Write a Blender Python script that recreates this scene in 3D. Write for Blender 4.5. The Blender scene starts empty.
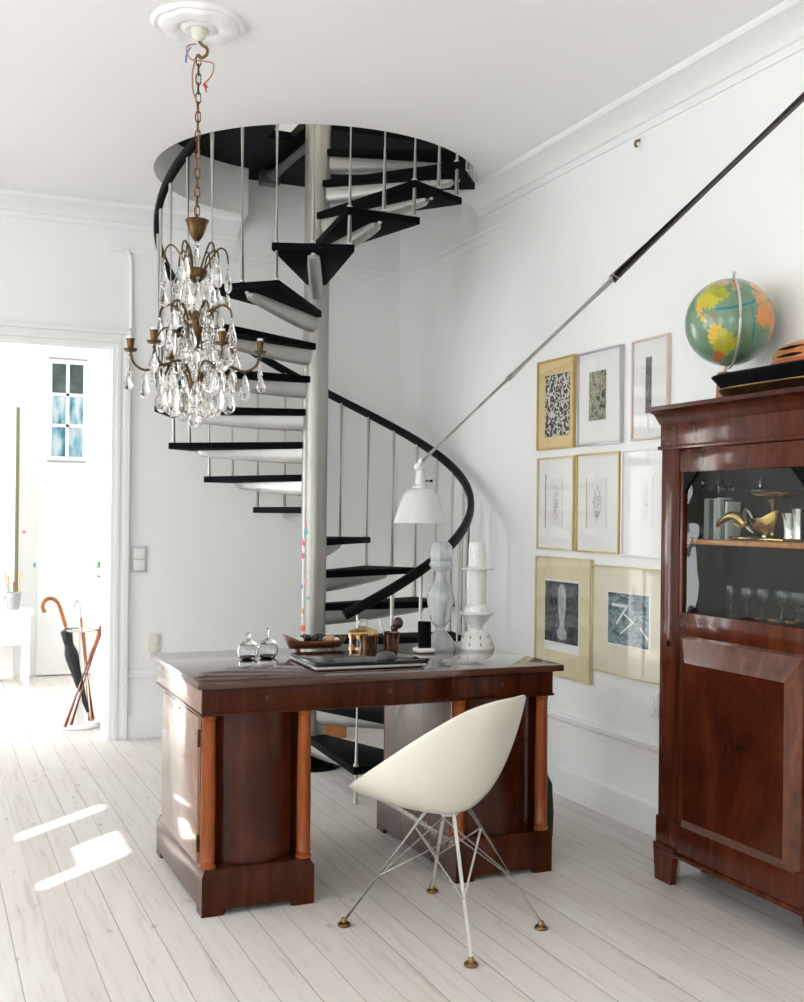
import bpy, bmesh, math, random
from math import sin, cos, pi, radians
from mathutils import Vector, Matrix
random.seed(7)
sc = bpy.context.scene
COL = sc.collection

# ------------------------------------------------------------------ camera constants (also used to measure positions on known planes)
HC, FPX, CY, YAW, ROLL = 1.38, 1111.4, 515.2, radians(23.432), radians(.644)
FW = Vector((sin(YAW), cos(YAW), 0)); RT = Vector((cos(YAW), -sin(YAW), 0)); UP = Vector((0, 0, 1))
def ray(px, py):
    a, b = px - 402, py - CY
    x = a*cos(ROLL) + b*sin(ROLL); y = -a*sin(ROLL) + b*cos(ROLL)
    return FW + RT*(x/FPX) - UP*(y/FPX)
def at(px, py, axis, val):
    d = ray(px, py); i = 'XYZ'.index(axis); o = Vector((0, 0, HC))
    return o + d*((val - o[i])/d[i])

# ------------------------------------------------------------------ materials
MATS = {}
def new_mat(name):
    m = bpy.data.materials.new(name); m.use_nodes = True
    nt = m.node_tree; b = nt.nodes['Principled BSDF']
    return m, nt, b
def setp(b, color=None, rough=None, metal=None, spec=None, trans=None, ior=None, coat=None, coat_rough=None, sub=None):
    if color is not None: b.inputs['Base Color'].default_value = (*color, 1)
    if rough is not None: b.inputs['Roughness'].default_value = rough
    if metal is not None: b.inputs['Metallic'].default_value = metal
    if spec is not None: b.inputs['Specular IOR Level'].default_value = spec
    if trans is not None: b.inputs['Transmission Weight'].default_value = trans
    if ior is not None: b.inputs['IOR'].default_value = ior
    if coat is not None: b.inputs['Coat Weight'].default_value = coat
    if coat_rough is not None: b.inputs['Coat Roughness'].default_value = coat_rough
    if sub is not None: b.inputs['Subsurface Weight'].default_value = sub
def N(nt, t, **kw):
    n = nt.nodes.new(t)
    for k, v in kw.items(): setattr(n, k, v)
    return n
def math_node(nt, op, a, b=None, c=None):
    n = N(nt, 'ShaderNodeMath', operation=op)
    for i, v in enumerate((a, b, c)):
        if v is None: continue
        if isinstance(v, (int, float)): n.inputs[i].default_value = v
        else: nt.links.new(v, n.inputs[i])
    return n.outputs[0]
def ramp(nt, fac, stops):
    r = N(nt, 'ShaderNodeValToRGB')
    el = r.color_ramp.elements
    while len(el) < len(stops): el.new(.5)
    for e, (p, c) in zip(el, stops):
        e.position = p; e.color = (*c, 1) if len(c) == 3 else c
    nt.links.new(fac, r.inputs[0]); return r.outputs[0]
def coords(nt, kind='Object', scale=(1, 1, 1), loc=(0, 0, 0), rot=(0, 0, 0)):
    tc = N(nt, 'ShaderNodeTexCoord'); mp = N(nt, 'ShaderNodeMapping')
    nt.links.new(tc.outputs[kind], mp.inputs[0])
    mp.inputs['Scale'].default_value = scale; mp.inputs['Location'].default_value = loc; mp.inputs['Rotation'].default_value = rot
    return mp.outputs[0]
def noise(nt, vec, scale=5, detail=4, rough=.5, dist=0.):
    n = N(nt, 'ShaderNodeTexNoise'); nt.links.new(vec, n.inputs['Vector'])
    n.inputs['Scale'].default_value = scale; n.inputs['Detail'].default_value = detail
    n.inputs['Roughness'].default_value = rough; n.inputs['Distortion'].default_value = dist
    return n.outputs[0]
def bump(nt, b, h, strength=.1, dist=.01):
    n = N(nt, 'ShaderNodeBump'); n.inputs['Strength'].default_value = strength; n.inputs['Distance'].default_value = dist
    nt.links.new(h, n.inputs['Height']); nt.links.new(n.outputs[0], b.inputs['Normal'])
def plain(name, color, rough=.5, metal=0., var=.06, vscale=6., bmp=0., **kw):
    """a surface with a faint procedural variation of its colour"""
    m, nt, b = new_mat(name); setp(b, color, rough, metal, **kw)
    n = noise(nt, coords(nt), vscale, 3)
    c = ramp(nt, n, [(.3, tuple(x*(1-var) for x in color)), (.7, tuple(min(1, x*(1+var)) for x in color))])
    nt.links.new(c, b.inputs['Base Color'])
    if bmp: bump(nt, b, noise(nt, coords(nt), vscale*6, 3), bmp, .004)
    MATS[name] = m; return m
def wood(name, dark, mid, light, rough=.22, grain=(6, 6, .8), scale=2.2, coat=.6, rotz=0., spec=.3):
    m, nt, b = new_mat(name)
    v = coords(nt, 'Object', grain, (1.3, 2.1, .7), (0, 0, rotz))
    n1 = noise(nt, v, scale, 6, .6, 1.2)
    n2 = noise(nt, coords(nt, 'Object', tuple(g*6 for g in grain)), scale*2, 4, .6)
    f = math_node(nt, 'ADD', math_node(nt, 'MULTIPLY', n1, .8), math_node(nt, 'MULTIPLY', n2, .2))
    c = ramp(nt, f, [(.30, dark), (.5, mid), (.72, light)])
    nt.links.new(c, b.inputs['Base Color'])
    setp(b, None, rough, 0, spec, coat=coat, coat_rough=.08)
    MATS[name] = m; return m

plain('wall_paint', (.87, .875, .865), .6, var=.012, vscale=1.5)
plain('ceiling_paint', (.88, .872, .87), .7, var=.01, vscale=1.2)
plain('trim_paint', (.85, .855, .85), .35, var=.01)
plain('white_plaster', (.86, .85, .84), .8, var=.02, bmp=.1)
plain('white_lacquer', (.85, .85, .84), .3, var=.01)
# whitewashed floorboards
def floor_mat():
    m, nt, b = new_mat('floor_boards')
    tc = N(nt, 'ShaderNodeTexCoord'); sp = N(nt, 'ShaderNodeSeparateXYZ'); nt.links.new(tc.outputs['Object'], sp.inputs[0])
    W = .111
    xs = math_node(nt, 'DIVIDE', math_node(nt, 'ADD', sp.outputs[0], .048), W)
    idx = math_node(nt, 'FLOOR', xs); fr = math_node(nt, 'FRACT', xs)
    wn = N(nt, 'ShaderNodeTexWhiteNoise', noise_dimensions='1D'); nt.links.new(idx, wn.inputs['W'])
    cmb = N(nt, 'ShaderNodeCombineXYZ')
    nt.links.new(math_node(nt, 'MULTIPLY', sp.outputs[0], 26), cmb.inputs[0])
    nt.links.new(math_node(nt, 'ADD', math_node(nt, 'MULTIPLY', sp.outputs[1], 1.7), math_node(nt, 'MULTIPLY', wn.outputs[0], 40)), cmb.inputs[1])
    nt.links.new(math_node(nt, 'MULTIPLY', wn.outputs[0], 9), cmb.inputs[2])
    g = noise(nt, cmb.outputs[0], 1.6, 6, .62, .6)
    base = ramp(nt, g, [(.28, (.62, .56, .515)), (.45, (.76, .72, .685)), (.75, (.815, .78, .752))])
    # broad worn areas
    wv = noise(nt, coords(nt, 'Object', (1, .5, 1)), 1.6, 4)
    worn = N(nt, 'ShaderNodeMix', data_type='RGBA', blend_type='MULTIPLY'); worn.inputs[0].default_value = .7
    nt.links.new(base, worn.inputs[6]); nt.links.new(ramp(nt, wv, [(.35, (.93, .90, .87)), (.65, (1, 1, 1))]), worn.inputs[7])
    tint = N(nt, 'ShaderNodeMix', data_type='RGBA', blend_type='MULTIPLY'); tint.inputs[0].default_value = 1
    nt.links.new(worn.outputs[2], tint.inputs[6]); nt.links.new(ramp(nt, wn.outputs[0], [(0, (.93, .92, .91)), (1, (1, 1, 1))]), tint.inputs[7])
    # knots
    vc = N(nt, 'ShaderNodeTexVoronoi'); vc.inputs['Scale'].default_value = 1
    k = N(nt, 'ShaderNodeCombineXYZ')
    nt.links.new(math_node(nt, 'MULTIPLY', sp.outputs[0], 9), k.inputs[0]); nt.links.new(math_node(nt, 'MULTIPLY', sp.outputs[1], 4.5), k.inputs[1])
    nt.links.new(k.outputs[0], vc.inputs['Vector'])
    km = ramp(nt, vc.outputs['Distance'], [(.03, (1, 1, 1)), (.12, (0, 0, 0))])
    kn = N(nt, 'ShaderNodeMix', data_type='RGBA'); nt.links.new(math_node(nt, 'MULTIPLY', km, .62), kn.inputs[0])
    nt.links.new(tint.outputs[2], kn.inputs[6]); kn.inputs[7].default_value = (.36, .29, .24, 1)
    # gaps between boards
    edge = math_node(nt, 'MINIMUM', fr, math_node(nt, 'SUBTRACT', 1, fr))
    gap = ramp(nt, edge, [(.008, (1, 1, 1)), (.022, (0, 0, 0))])
    wn2 = N(nt, 'ShaderNodeTexWhiteNoise', noise_dimensions='1D'); nt.links.new(math_node(nt, 'ROUND', xs), wn2.inputs['W'])
    gs = math_node(nt, 'MULTIPLY', gap, math_node(nt, 'ADD', .25, math_node(nt, 'MULTIPLY', wn2.outputs[0], .65)))
    gm = N(nt, 'ShaderNodeMix', data_type='RGBA'); nt.links.new(gs, gm.inputs[0])
    nt.links.new(kn.outputs[2], gm.inputs[6]); gm.inputs[7].default_value = (.22, .19, .17, 1)
    nt.links.new(gm.outputs[2], b.inputs['Base Color'])
    setp(b, None, .42, 0, .4)
    bump(nt, b, math_node(nt, 'SUBTRACT', math_node(nt, 'MULTIPLY', g, .3), gap), .25, .003)
    return m
MATS['floor'] = floor_mat()
wood('mahogany', (.018, .0035, .0012), (.047, .0092, .0026), (.092, .022, .006), .2, coat=.12, spec=.12)
wood('mahogany_red', (.032, .007, .003), (.072, .015, .006), (.125, .03, .012), .17, coat=.35, spec=.15)
wood('lit_slope', (.05, .012, .005), (.10, .028, .011), (.17, .055, .022), .14, (5, 5, 2), 2.2, coat=.45, spec=.3)  # lighter tone paints the window highlight onto the panel's slope
wood('mahogany_crown', (.025, .006, .003), (.055, .012, .005), (.095, .024, .01), .25, coat=.12, spec=.15)
wood('mahogany_burl', (.020, .0045, .0022), (.050, .010, .004), (.10, .022, .008), .15, (2.5, 2.5, 1.6), 1.7, .28, spec=.15)
wood('desk_top_wood', (.035, .012, .007), (.075, .026, .014), (.13, .05, .026), .13, (.8, 6, 6), 2.2, 1.)
wood('side_wood_lit', (.16, .065, .036), (.25, .11, .06), (.34, .17, .10), .16, (5, 5, .5), 2.2, 1., spec=.6)  # lightened so the bright reflection on the desk side is in the colour
wood('column_wood', (.13, .03, .006), (.25, .062, .012), (.35, .10, .022), .25, coat=.12, spec=.2)
wood('kneehole_wood', (.11, .065, .05), (.17, .11, .09), (.22, .15, .125), .4, coat=.1)
wood('orange_wood', (.30, .10, .03), (.48, .18, .05), (.6, .27, .09), .3, coat=.4)
wood('cane_wood', (.28, .07, .02), (.42, .13, .035), (.55, .2, .06), .3, coat=.5)
wood('red_cane_wood', (.22, .05, .02), (.36, .085, .03), (.45, .12, .045), .3, coat=.5)
wood('dark_rod_wood', (.012, .008, .006), (.03, .018, .012), (.06, .035, .022), .3, coat=.3)
wood('dish_wood', (.07, .025, .012), (.13, .045, .02), (.2, .08, .035), .3, coat=.3)
plain('cabinet_inside', (.020, .019, .016), .6, var=.2, spec=.15)
plain('black_paint', (.003, .0033, .0036), .5, var=.2, vscale=20, spec=.05)
plain('rubber_black', (.0035, .004, .0045), .6, var=.2, vscale=20, bmp=.1, spec=.03)
plain('rail_black', (.003, .0034, .004), .42, var=.1, spec=.12)
plain('black_cloth', (.012, .013, .015), .8, var=.3, vscale=30, bmp=.3)
plain('umbrella_cloth', (.010, .016, .018), .5, var=.3, vscale=20)
plain('aluminium', (.46, .455, .43), .38, .5, var=.06, vscale=10)
plain('lamp_metal', (.74, .74, .73), .4, 0., var=.04)
plain('satin_steel', (.60, .58, .52), .35, .45, var=.05)
plain('column_steel', (.36, .35, .315), .36, .65, var=.10, vscale=4)
plain('chrome', (.68, .66, .62), .22, .55, var=.03)
plain('brass', (.26, .16, .065), .28, 1., var=.2, vscale=20)
plain('antique_bronze', (.115, .068, .030), .3, .9, var=.35, vscale=30)
plain('copper', (.62, .32, .16), .22, 1., var=.1)
plain('silver', (.72, .71, .69), .15, 1., var=.05)
plain('gold', (.72, .48, .16), .25, 1., var=.08)
plain('gold_frame', (.62, .45, .16), .38, .5, var=.12, vscale=15)
plain('pale_gold_frame', (.66, .56, .32), .4, .35, var=.1, vscale=15)
plain('silver_frame', (.52, .52, .53), .35, .7, var=.06)
plain('light_wood_frame', (.66, .56, .47), .5, var=.06, vscale=12)
plain('ivory_plastic', (.76, .725, .62), .28, var=.012, coat=.3)
plain('enamel', (.58, .58, .57), .25, .0, var=.02, coat=.4)
plain('opaline', (.86, .90, .92), .06, var=.03, coat=.5, trans=.6)
plain('porcelain', (.80, .79, .74), .25, var=.03, coat=.4)
plain('cream_plastic', (.72, .69, .58), .4, var=.02)
plain('grey_plastic', (.55, .60, .62), .4, var=.02)
plain('mat_white', (.82, .81, .79), .8, var=.01)
plain('mat_tan', (.72, .55, .28), .8, var=.03)
plain('mat_beige', (.70, .62, .40), .8, var=.03)
plain('mat_cream', (.74, .69, .54), .8, var=.03)
plain('paper', (.78, .77, .73), .8, var=.02)
plain('olive_edge', (.17, .16, .08), .5, var=.05)
plain('galvanised', (.42, .43, .44), .45, .6, var=.15, vscale=15)
plain('red', (.65, .03, .02), .4); plain('pink', (.80, .25, .38), .5); plain('magenta', (.70, .06, .28), .5)
plain('blue', (.05, .12, .45), .4); plain('teal', (.10, .42, .45), .4); plain('green', (.03, .40, .12), .5)
plain('yellow', (.80, .60, .10), .4); plain('orange', (.80, .28, .04), .4); plain('tan_card', (.55, .35, .24), .6)
plain('black_gloss', (.004, .004, .005), .10, var=.1, coat=.05, spec=.3)
plain('dark_brown', (.035, .018, .012), .35, var=.4, vscale=40)
plain('grey_dark', (.06, .062, .062), .35, var=.1)
plain('wire_brown', (.42, .20, .12), .5)
plain('book_pale', (.72, .73, .70), .7, var=.06); plain('book_grey', (.16, .17, .17), .7, var=.06)
plain('print_grey', (.34, .36, .34), .7, var=.35, vscale=25)
plain('copper_glass', (.16, .08, .04), .12, .7, var=.4, vscale=15)
def glass(name, tint=(1, 1, 1), rough=0.0, ior=1.45):
    m, nt, b = new_mat(name); setp(b, tint, rough, 0, .5, 1., ior); MATS[name] = m
glass('clear_glass', (.97, .98, .98)); glass('crystal', (.97, .96, .93), .0, 1.55)
def pane(name, wav=0., tint=(1, 1, 1), ior=1.5):
    """thin pane: see-through with a mirror-like reflection that grows at grazing angles"""
    m = bpy.data.materials.new(name); m.use_nodes = True; nt = m.node_tree; nt.nodes.clear()
    o = N(nt, 'ShaderNodeOutputMaterial'); mx = N(nt, 'ShaderNodeMixShader'); t = N(nt, 'ShaderNodeBsdfTransparent'); g = N(nt, 'ShaderNodeBsdfGlossy')
    t.inputs[0].default_value = (*tint, 1); g.inputs['Roughness'].default_value = .02
    f = N(nt, 'ShaderNodeFresnel'); f.inputs[0].default_value = ior
    geo = N(nt, 'ShaderNodeNewGeometry'); fac = math_node(nt, 'MULTIPLY', f.outputs[0], math_node(nt, 'SUBTRACT', 1, geo.outputs['Backfacing']))
    nt.links.new(fac, mx.inputs[0]); nt.links.new(t.outputs[0], mx.inputs[1]); nt.links.new(g.outputs[0], mx.inputs[2]); nt.links.new(mx.outputs[0], o.inputs[0])
    if wav:
        bn = N(nt, 'ShaderNodeBump'); bn.inputs['Strength'].default_value = wav; bn.inputs['Distance'].default_value = .02
        nt.links.new(noise(nt, coords(nt), 5, 2), bn.inputs['Height']); nt.links.new(bn.outputs[0], g.inputs['Normal'])
    MATS[name] = m
pane('picture_glass'); pane('old_glass', .25, (.92, .95, .93), 1.5); pane('window_glass', 0, (1, 1, 1))
def leaded():
    m, nt, b = new_mat('teal_glass')
    c = ramp(nt, noise(nt, coords(nt, 'Object', (7, 7, 2)), 1.5, 3), [(.36, (.04, .16, .22)), (.44, (.16, .36, .45)), (.52, (.45, .55, .60)), (.7, (.68, .72, .74))])
    nt.links.new(c, b.inputs['Base Color']); setp(b, None, .08, coat=.4); MATS['teal_glass'] = m
leaded()
plain('dark_pane', (.06, .09, .09), .1, var=.4, vscale=8)
def print_mat(name, kind, seed, cols):
    m, nt, b = new_mat(name); setp(b, None, .7)
    if kind == 'woodcut':
        v = coords(nt, 'Generated', (1, 3, 4.5), (seed, seed*2, 0))
        w = N(nt, 'ShaderNodeTexWave'); nt.links.new(v, w.inputs[0]); w.inputs['Scale'].default_value = 1.55; w.inputs['Distortion'].default_value = 11; w.inputs['Detail'].default_value = 3; w.inputs['Detail Scale'].default_value = 1.6
        c = ramp(nt, w.outputs[1], [(.3, cols[0]), (.55, cols[0]), (.68, cols[1]), (.95, cols[2])])
    elif kind == 'blotch':
        n = noise(nt, coords(nt, 'Generated', (1, 2.2, 3.5), (seed, seed, seed)), 1.7, 5, .6, 1.2)
        c = ramp(nt, n, [(.36, cols[0]), (.47, cols[1]), (.55, cols[2]), (.66, cols[0])])
    else:  # sketch: pen strokes on paper that thin out towards the margins
        v = coords(nt, 'Generated', (1, 2.0, 3.4), (seed, seed*1.7, seed))
        n = noise(nt, v, 2.6, 3, .5, 1.5)
        line = ramp(nt, n, [(.455, (0, 0, 0)), (.49, (1, 1, 1)), (.51, (1, 1, 1)), (.545, (0, 0, 0))])
        g = N(nt, 'ShaderNodeTexGradient', gradient_type='SPHERICAL')
        nt.links.new(coords(nt, 'Generated', (.2, 3.6, 2.3), (-.1, -1.8, -1.15)), g.inputs[0])
        f = math_node(nt, 'MULTIPLY', line, ramp(nt, g.outputs[1], [(.05, (0, 0, 0)), (.35, (1, 1, 1))]))
        mx = N(nt, 'ShaderNodeMix', data_type='RGBA'); nt.links.new(f, mx.inputs[0]); mx.inputs[6].default_value = (*cols[0], 1); mx.inputs[7].default_value = (*cols[1], 1)
        c = mx.outputs[2]
    nt.links.new(c, b.inputs['Base Color']); MATS[name] = m
# porcelain with a pierced, dotted pattern
def lace():
    m, nt, b = new_mat('lace_porcelain'); setp(b, None, .3, coat=.3)
    v = N(nt, 'ShaderNodeTexVoronoi'); nt.links.new(coords(nt), v.inputs['Vector']); v.inputs['Scale'].default_value = 95
    c = ramp(nt, v.outputs['Distance'], [(.16, (.58, .58, .55)), (.34, (.80, .79, .74))])
    nt.links.new(c, b.inputs['Base Color']); bump(nt, b, v.outputs['Distance'], .4, .003); MATS['lace_porcelain'] = m
lace()
def globe_mat():
    m, nt, b = new_mat('globe_map'); setp(b, None, .25, coat=.5)
    a = N(nt, 'ShaderNodeVertexColor'); a.layer_name = 'map'
    n = noise(nt, coords(nt), 22, 4)
    mx = N(nt, 'ShaderNodeMix', data_type='RGBA', blend_type='MULTIPLY'); mx.inputs[0].default_value = .8
    nt.links.new(a.outputs[0], mx.inputs[6]); nt.links.new(ramp(nt, n, [(.35, (.72, .75, .72)), (.65, (1, 1, 1))]), mx.inputs[7])
    nt.links.new(mx.outputs[2], b.inputs['Base Color']); MATS['globe_map'] = m
globe_mat()
def basket_mat():
    m, nt, b = new_mat('basket_wood'); setp(b, None, .25, coat=.6)
    n = noise(nt, coords(nt, 'Object', (1, 2.5, 12)), 2.2, 3, .5, .8)
    c = ramp(nt, n, [(.40, (.04, .012, .006)), (.47, (.32, .10, .025)), (.6, (.55, .24, .07))])
    nt.links.new(c, b.inputs['Base Color']); MATS['basket_wood'] = m
basket_mat()

# ------------------------------------------------------------------ object helpers
WM = {}
def tag(o, label, cat=None, group=None, kind=None):
    o['label'] = label
    if cat: o['category'] = cat
    if group: o['group'] = group
    if kind: o['kind'] = kind
    return o
def thing(name, label, cat, loc, rotz=0., group=None):
    o = bpy.data.objects.new(name, None); COL.objects.link(o); o.empty_display_size = .05
    o.location = loc; o.rotation_euler = (0, 0, rotz)
    WM[o] = Matrix.Translation(Vector(loc)) @ Matrix.Rotation(rotz, 4, 'Z')
    return tag(o, label, cat, group)
def obj(name, bm, mat, parent=None, smooth=True, local=False, angle=35, label=None):
    """links a bmesh, given in world coordinates unless local, as one mesh object (a part when parent is set)"""
    if parent is not None and not local: bm.transform(WM[parent].inverted())
    bmesh.ops.recalc_face_normals(bm, faces=bm.faces[:])
    me = bpy.data.meshes.new(name); bm.to_mesh(me); bm.free()
    for m in (mat if isinstance(mat, (list, tuple)) else [mat]): me.materials.append(MATS[m])
    if smooth:
        for p in me.polygons: p.use_smooth = True
        me.set_sharp_from_angle(angle=radians(angle))
    o = bpy.data.objects.new(name, me); COL.objects.link(o)
    if parent is not None: o.parent = parent; WM[o] = WM[parent]
    else: WM[o] = Matrix.Identity(4)
    if label: o['label'] = label
    return o
def struct(name, bm, mat, label, cat='wall', parent=None, smooth=False):
    o = obj(name, bm, mat, parent, smooth)
    if parent is None: tag(o, label, cat, kind='structure')
    return o
def centre_origin(o):
    """put the origin of a single-mesh thing at the foot of its own bounding box"""
    vs = [v.co for v in o.data.vertices]
    c = Vector(((min(v.x for v in vs)+max(v.x for v in vs))/2, (min(v.y for v in vs)+max(v.y for v in vs))/2, min(v.z for v in vs)))
    o.data.transform(Matrix.Translation(-c)); o.location = c; WM[o] = Matrix.Translation(c)
    return o
def solo(name, bm, mat, label, cat, group=None, **kw):
    return tag(centre_origin(obj(name, bm, mat, **kw)), label, cat, group)
def dup(root, label, mat4=None, group=None):
    r = root.copy(); COL.objects.link(r)
    r['label'] = label
    if group: r['group'] = group
    WM[r] = WM[root]
    def rec(a, b):
        for ch in list(a.children):
            c = ch.copy(); COL.objects.link(c); c.parent = b; WM[c] = WM[ch]; rec(ch, c)
    rec(root, r)
    return r

def B(): return bmesh.new()
def merge(bm, src, mi=None):
    me = bpy.data.meshes.new('tmp')
    if mi is not None:
        for f in src.faces: f.material_index = mi
    src.to_mesh(me); src.free(); bm.from_mesh(me); bpy.data.meshes.remove(me)
def box(bm, x0, x1, y0, y1, z0, z1, bev=0., seg=2, M=None, mi=None):
    t = B(); bmesh.ops.create_cube(t, size=1)
    t.transform(Matrix.Translation(((x0+x1)/2, (y0+y1)/2, (z0+z1)/2)) @ Matrix.Diagonal((x1-x0, y1-y0, z1-z0, 1)))
    if bev: bmesh.ops.bevel(t, geom=t.edges[:], offset=bev, segments=seg, affect='EDGES', profile=.5)
    if M: t.transform(M)
    merge(bm, t, mi); return bm
def prism(bm, poly, z0, z1, M=None, bev=0., mi=None):
    """polygon in XY pulled up from z0 to z1; M places it"""
    t = B(); vs = [t.verts.new((x, y, z0)) for x, y in poly]; f = t.faces.new(vs)
    r = bmesh.ops.extrude_face_region(t, geom=[f])
    for v in r['geom']:
        if isinstance(v, bmesh.types.BMVert): v.co.z = z1
    if bev: bmesh.ops.bevel(t, geom=[e for e in t.edges], offset=bev, segments=2, affect='EDGES', profile=.5)
    if M: t.transform(M)
    merge(bm, t, mi); return bm
def lathe(bm, prof, c=(0, 0, 0), seg=32, M=None, sx=1., sy=1., mi=None):
    """profile [(radius, height)] turned about a vertical axis through c"""
    t = B(); rings = []
    for r, z in prof:
        if r < 1e-5: rings.append([t.verts.new((0, 0, z))])
        else: rings.append([t.verts.new((r*sx*cos(2*pi*i/seg), r*sy*sin(2*pi*i/seg), z)) for i in range(seg)])
    for a, b in zip(rings, rings[1:]):
        if len(a) == 1 and len(b) == 1: continue
        for i in range(seg):
            j = (i+1) % seg
            if len(a) == 1: t.faces.new((a[0], b[i], b[j]))
            elif len(b) == 1: t.faces.new((a[i], a[j], b[0]))
            else: t.faces.new((a[i], a[j], b[j], b[i]))
    for rg in (rings[0], rings[-1]):
        if len(rg) > 1: t.faces.new(rg)
    t.transform(Matrix.Translation(Vector(c)) @ (M or Matrix.Identity(4)))
    merge(bm, t, mi); return bm
def frame_of(d):
    d = Vector(d).normalized(); u = Vector((0, 0, 1)) if abs(d.z) < .95 else Vector((1, 0, 0))
    a = d.cross(u).normalized(); return a, a.cross(d).normalized()
def tube(bm, pts, rad, seg=10, closed=False, mi=None, flat=None):
    """round bar along points; rad is a number or one per point; flat=(w,h) gives an upright rectangular-oval bar"""
    pts = [Vector(p) for p in pts]; n = len(pts); t = B(); rings = []
    prev = None
    for i, p in enumerate(pts):
        if closed: d = pts[(i+1) % n] - pts[i-1]
        else: d = pts[min(i+1, n-1)] - pts[max(i-1, 0)]
        if d.length < 1e-9: d = Vector((0, 0, 1))
        d.normalize()
        if flat: a = d.cross(Vector((0, 0, 1))).normalized(); b = a.cross(d)
        elif prev is None: a, b = frame_of(d)
        else:
            a = (prev - d*prev.dot(d)).normalized(); b = d.cross(a)
        prev = a
        r = rad[i] if isinstance(rad, (list, tuple)) else rad
        ring = []
        for k in range(seg):
            th = 2*pi*(k+.5)/seg
            if flat:
                cx, cy_ = cos(th), sin(th); e = .55
                ring.append(t.verts.new(p + a*(math.copysign(abs(cx)**e, cx)*flat[0]/2) + b*(math.copysign(abs(cy_)**e, cy_)*flat[1]/2)))
            else: ring.append(t.verts.new(p + a*(cos(th)*r) + b*(sin(th)*r)))
        rings.append(ring)
    pairs = list(zip(rings, rings[1:])) + ([(rings[-1], rings[0])] if closed else [])
    for A, C in pairs:
        for k in range(seg): t.faces.new((A[k], A[(k+1) % seg], C[(k+1) % seg], C[k]))
    if not closed: t.faces.new(rings[0]); t.faces.new(rings[-1])
    merge(bm, t, mi); return bm
def cyl(bm, p, q, r0, r1=None, seg=16, mi=None): return tube(bm, [p, q], [r0, r0 if r1 is None else r1], seg, mi=mi)
def spline(pts, n=8, closed=False):
    P = [Vector(p) for p in pts]; out = []
    m = len(P); rng = range(m) if closed else range(m-1)
    for i in rng:
        if closed: a, b, c, d = P[i-1], P[i], P[(i+1) % m], P[(i+2) % m]
        else: a, b, c, d = P[max(i-1, 0)], P[i], P[i+1], P[min(i+2, m-1)]
        for k in range(n):
            t = k/n
            out.append(.5*((2*b) + (c-a)*t + (2*a-5*b+4*c-d)*t*t + (3*b-a-3*c+d)*t**3))
    if not closed: out.append(P[-1])
    return out
def ball(bm, c, r, seg=16, sz=1., mi=None):
    n = max(6, seg//2)
    return lathe(bm, [(r*sin(pi*i/n), -r*sz*cos(pi*i/n)) for i in range(n+1)], c, seg, mi=mi)
def sweep_profile(bm, path, prof, closed=False, M=None):
    """profile of (out, z) carried along a horizontal polyline, mitred; out points to the left of the path"""
    t = B(); rings = []; P = [Vector((p[0], p[1])) for p in path]; n = len(P)
    for i in range(n):
        def nrm(a, b): d = (b-a).normalized(); return Vector((-d.y, d.x))
        if closed: n1, n2 = nrm(P[i-1], P[i]), nrm(P[i], P[(i+1) % n])
        else: n1 = nrm(P[max(i-1, 0)], P[max(i-1, 0)+1]); n2 = nrm(P[min(i, n-2)], P[min(i, n-2)+1])
        m = (n1+n2).normalized(); m = m/max(.2, m.dot(n1))
        rings.append([t.verts.new((P[i].x+m.x*o, P[i].y+m.y*o, z)) for o, z in prof])
    k = len(prof); pairs = list(zip(rings, rings[1:])) + ([(rings[-1], rings[0])] if closed else [])
    for A, C in pairs:
        for j in range(k): t.faces.new((A[j], A[(j+1) % k], C[(j+1) % k], C[j]))
    if not closed: t.faces.new(rings[0]); t.faces.new(rings[-1])
    if M: t.transform(M)
    merge(bm, t); return bm
def holed(bm, axis, c0, c1, ur, vr, holes):
    """wall slab between c0 and c1 on an axis, u along the wall and v up, with rectangular openings"""
    us = sorted({ur[0], ur[1], *[h[0] for h in holes], *[h[1] for h in holes]}); vs = sorted({vr[0], vr[1], *[h[2] for h in holes], *[h[3] for h in holes]})
    for a, b in zip(us, us[1:]):
        for c, d in zip(vs, vs[1:]):
            m, n = (a+b)/2, (c+d)/2
            if any(h[0] < m < h[1] and h[2] < n < h[3] for h in holes): continue
            if axis == 'X': box(bm, c0, c1, a, b, c, d)
            else: box(bm, a, b, c0, c1, c, d)
    bmesh.ops.remove_doubles(bm, verts=bm.verts[:], dist=1e-5)
    # drop the faces where two cells of the slab meet
    seen = {}
    for f in bm.faces: seen.setdefault(tuple(sorted(v.index for v in f.verts)), []).append(f)
    return bm

# ------------------------------------------------------------------ the room
XR, YB, ZC, ZU = 2.948, 6.881, 3.212, 3.545
XL, YR = -2.8, -2.4
SX, SY = 1.982, 5.787                       # centre of the spiral stair
bm = B(); box(bm, XL-.1, XR+.1, YR-.1, 9.85, -.1, 0); struct('floor', bm, 'floor', 'whitewashed floorboards running into the room', 'floor')
# ceiling slab with the round stair opening that runs out into the corner
R_H = .879
arc = [(SX+R_H*cos(radians(a)), SY+R_H*sin(radians(a))) for a in range(-4, -261, -4)]
poly = [(XL-.1, YR-.1), (XR+.08, YR-.1), (XR+.08, 5.722)] + arc + [(1.825, YB+.08), (XL-.1, YB+.08)]
bm = B(); prism(bm, poly, ZC, ZU); struct('ceiling', bm, 'ceiling_paint', 'white ceiling with the round stair opening', 'ceiling', smooth=True)
bm = B(); box(bm, XR, XR+.12, YR-.1, YB+.12, 0, 5.9); struct('wall_right', bm, 'wall_paint', 'white wall behind the framed pictures')
DX0, DX1, DZ = -.36, 1.055, 2.375           # doorway in the back wall
bm = B(); holed(bm, 'Y', YB, YB+.22, (XL-.1, XR+.12), (0, 5.9), [(DX0, DX1, 0, DZ)]); struct('wall_back', bm, 'wall_paint', 'white wall with the doorway, behind the spiral stair')
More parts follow.
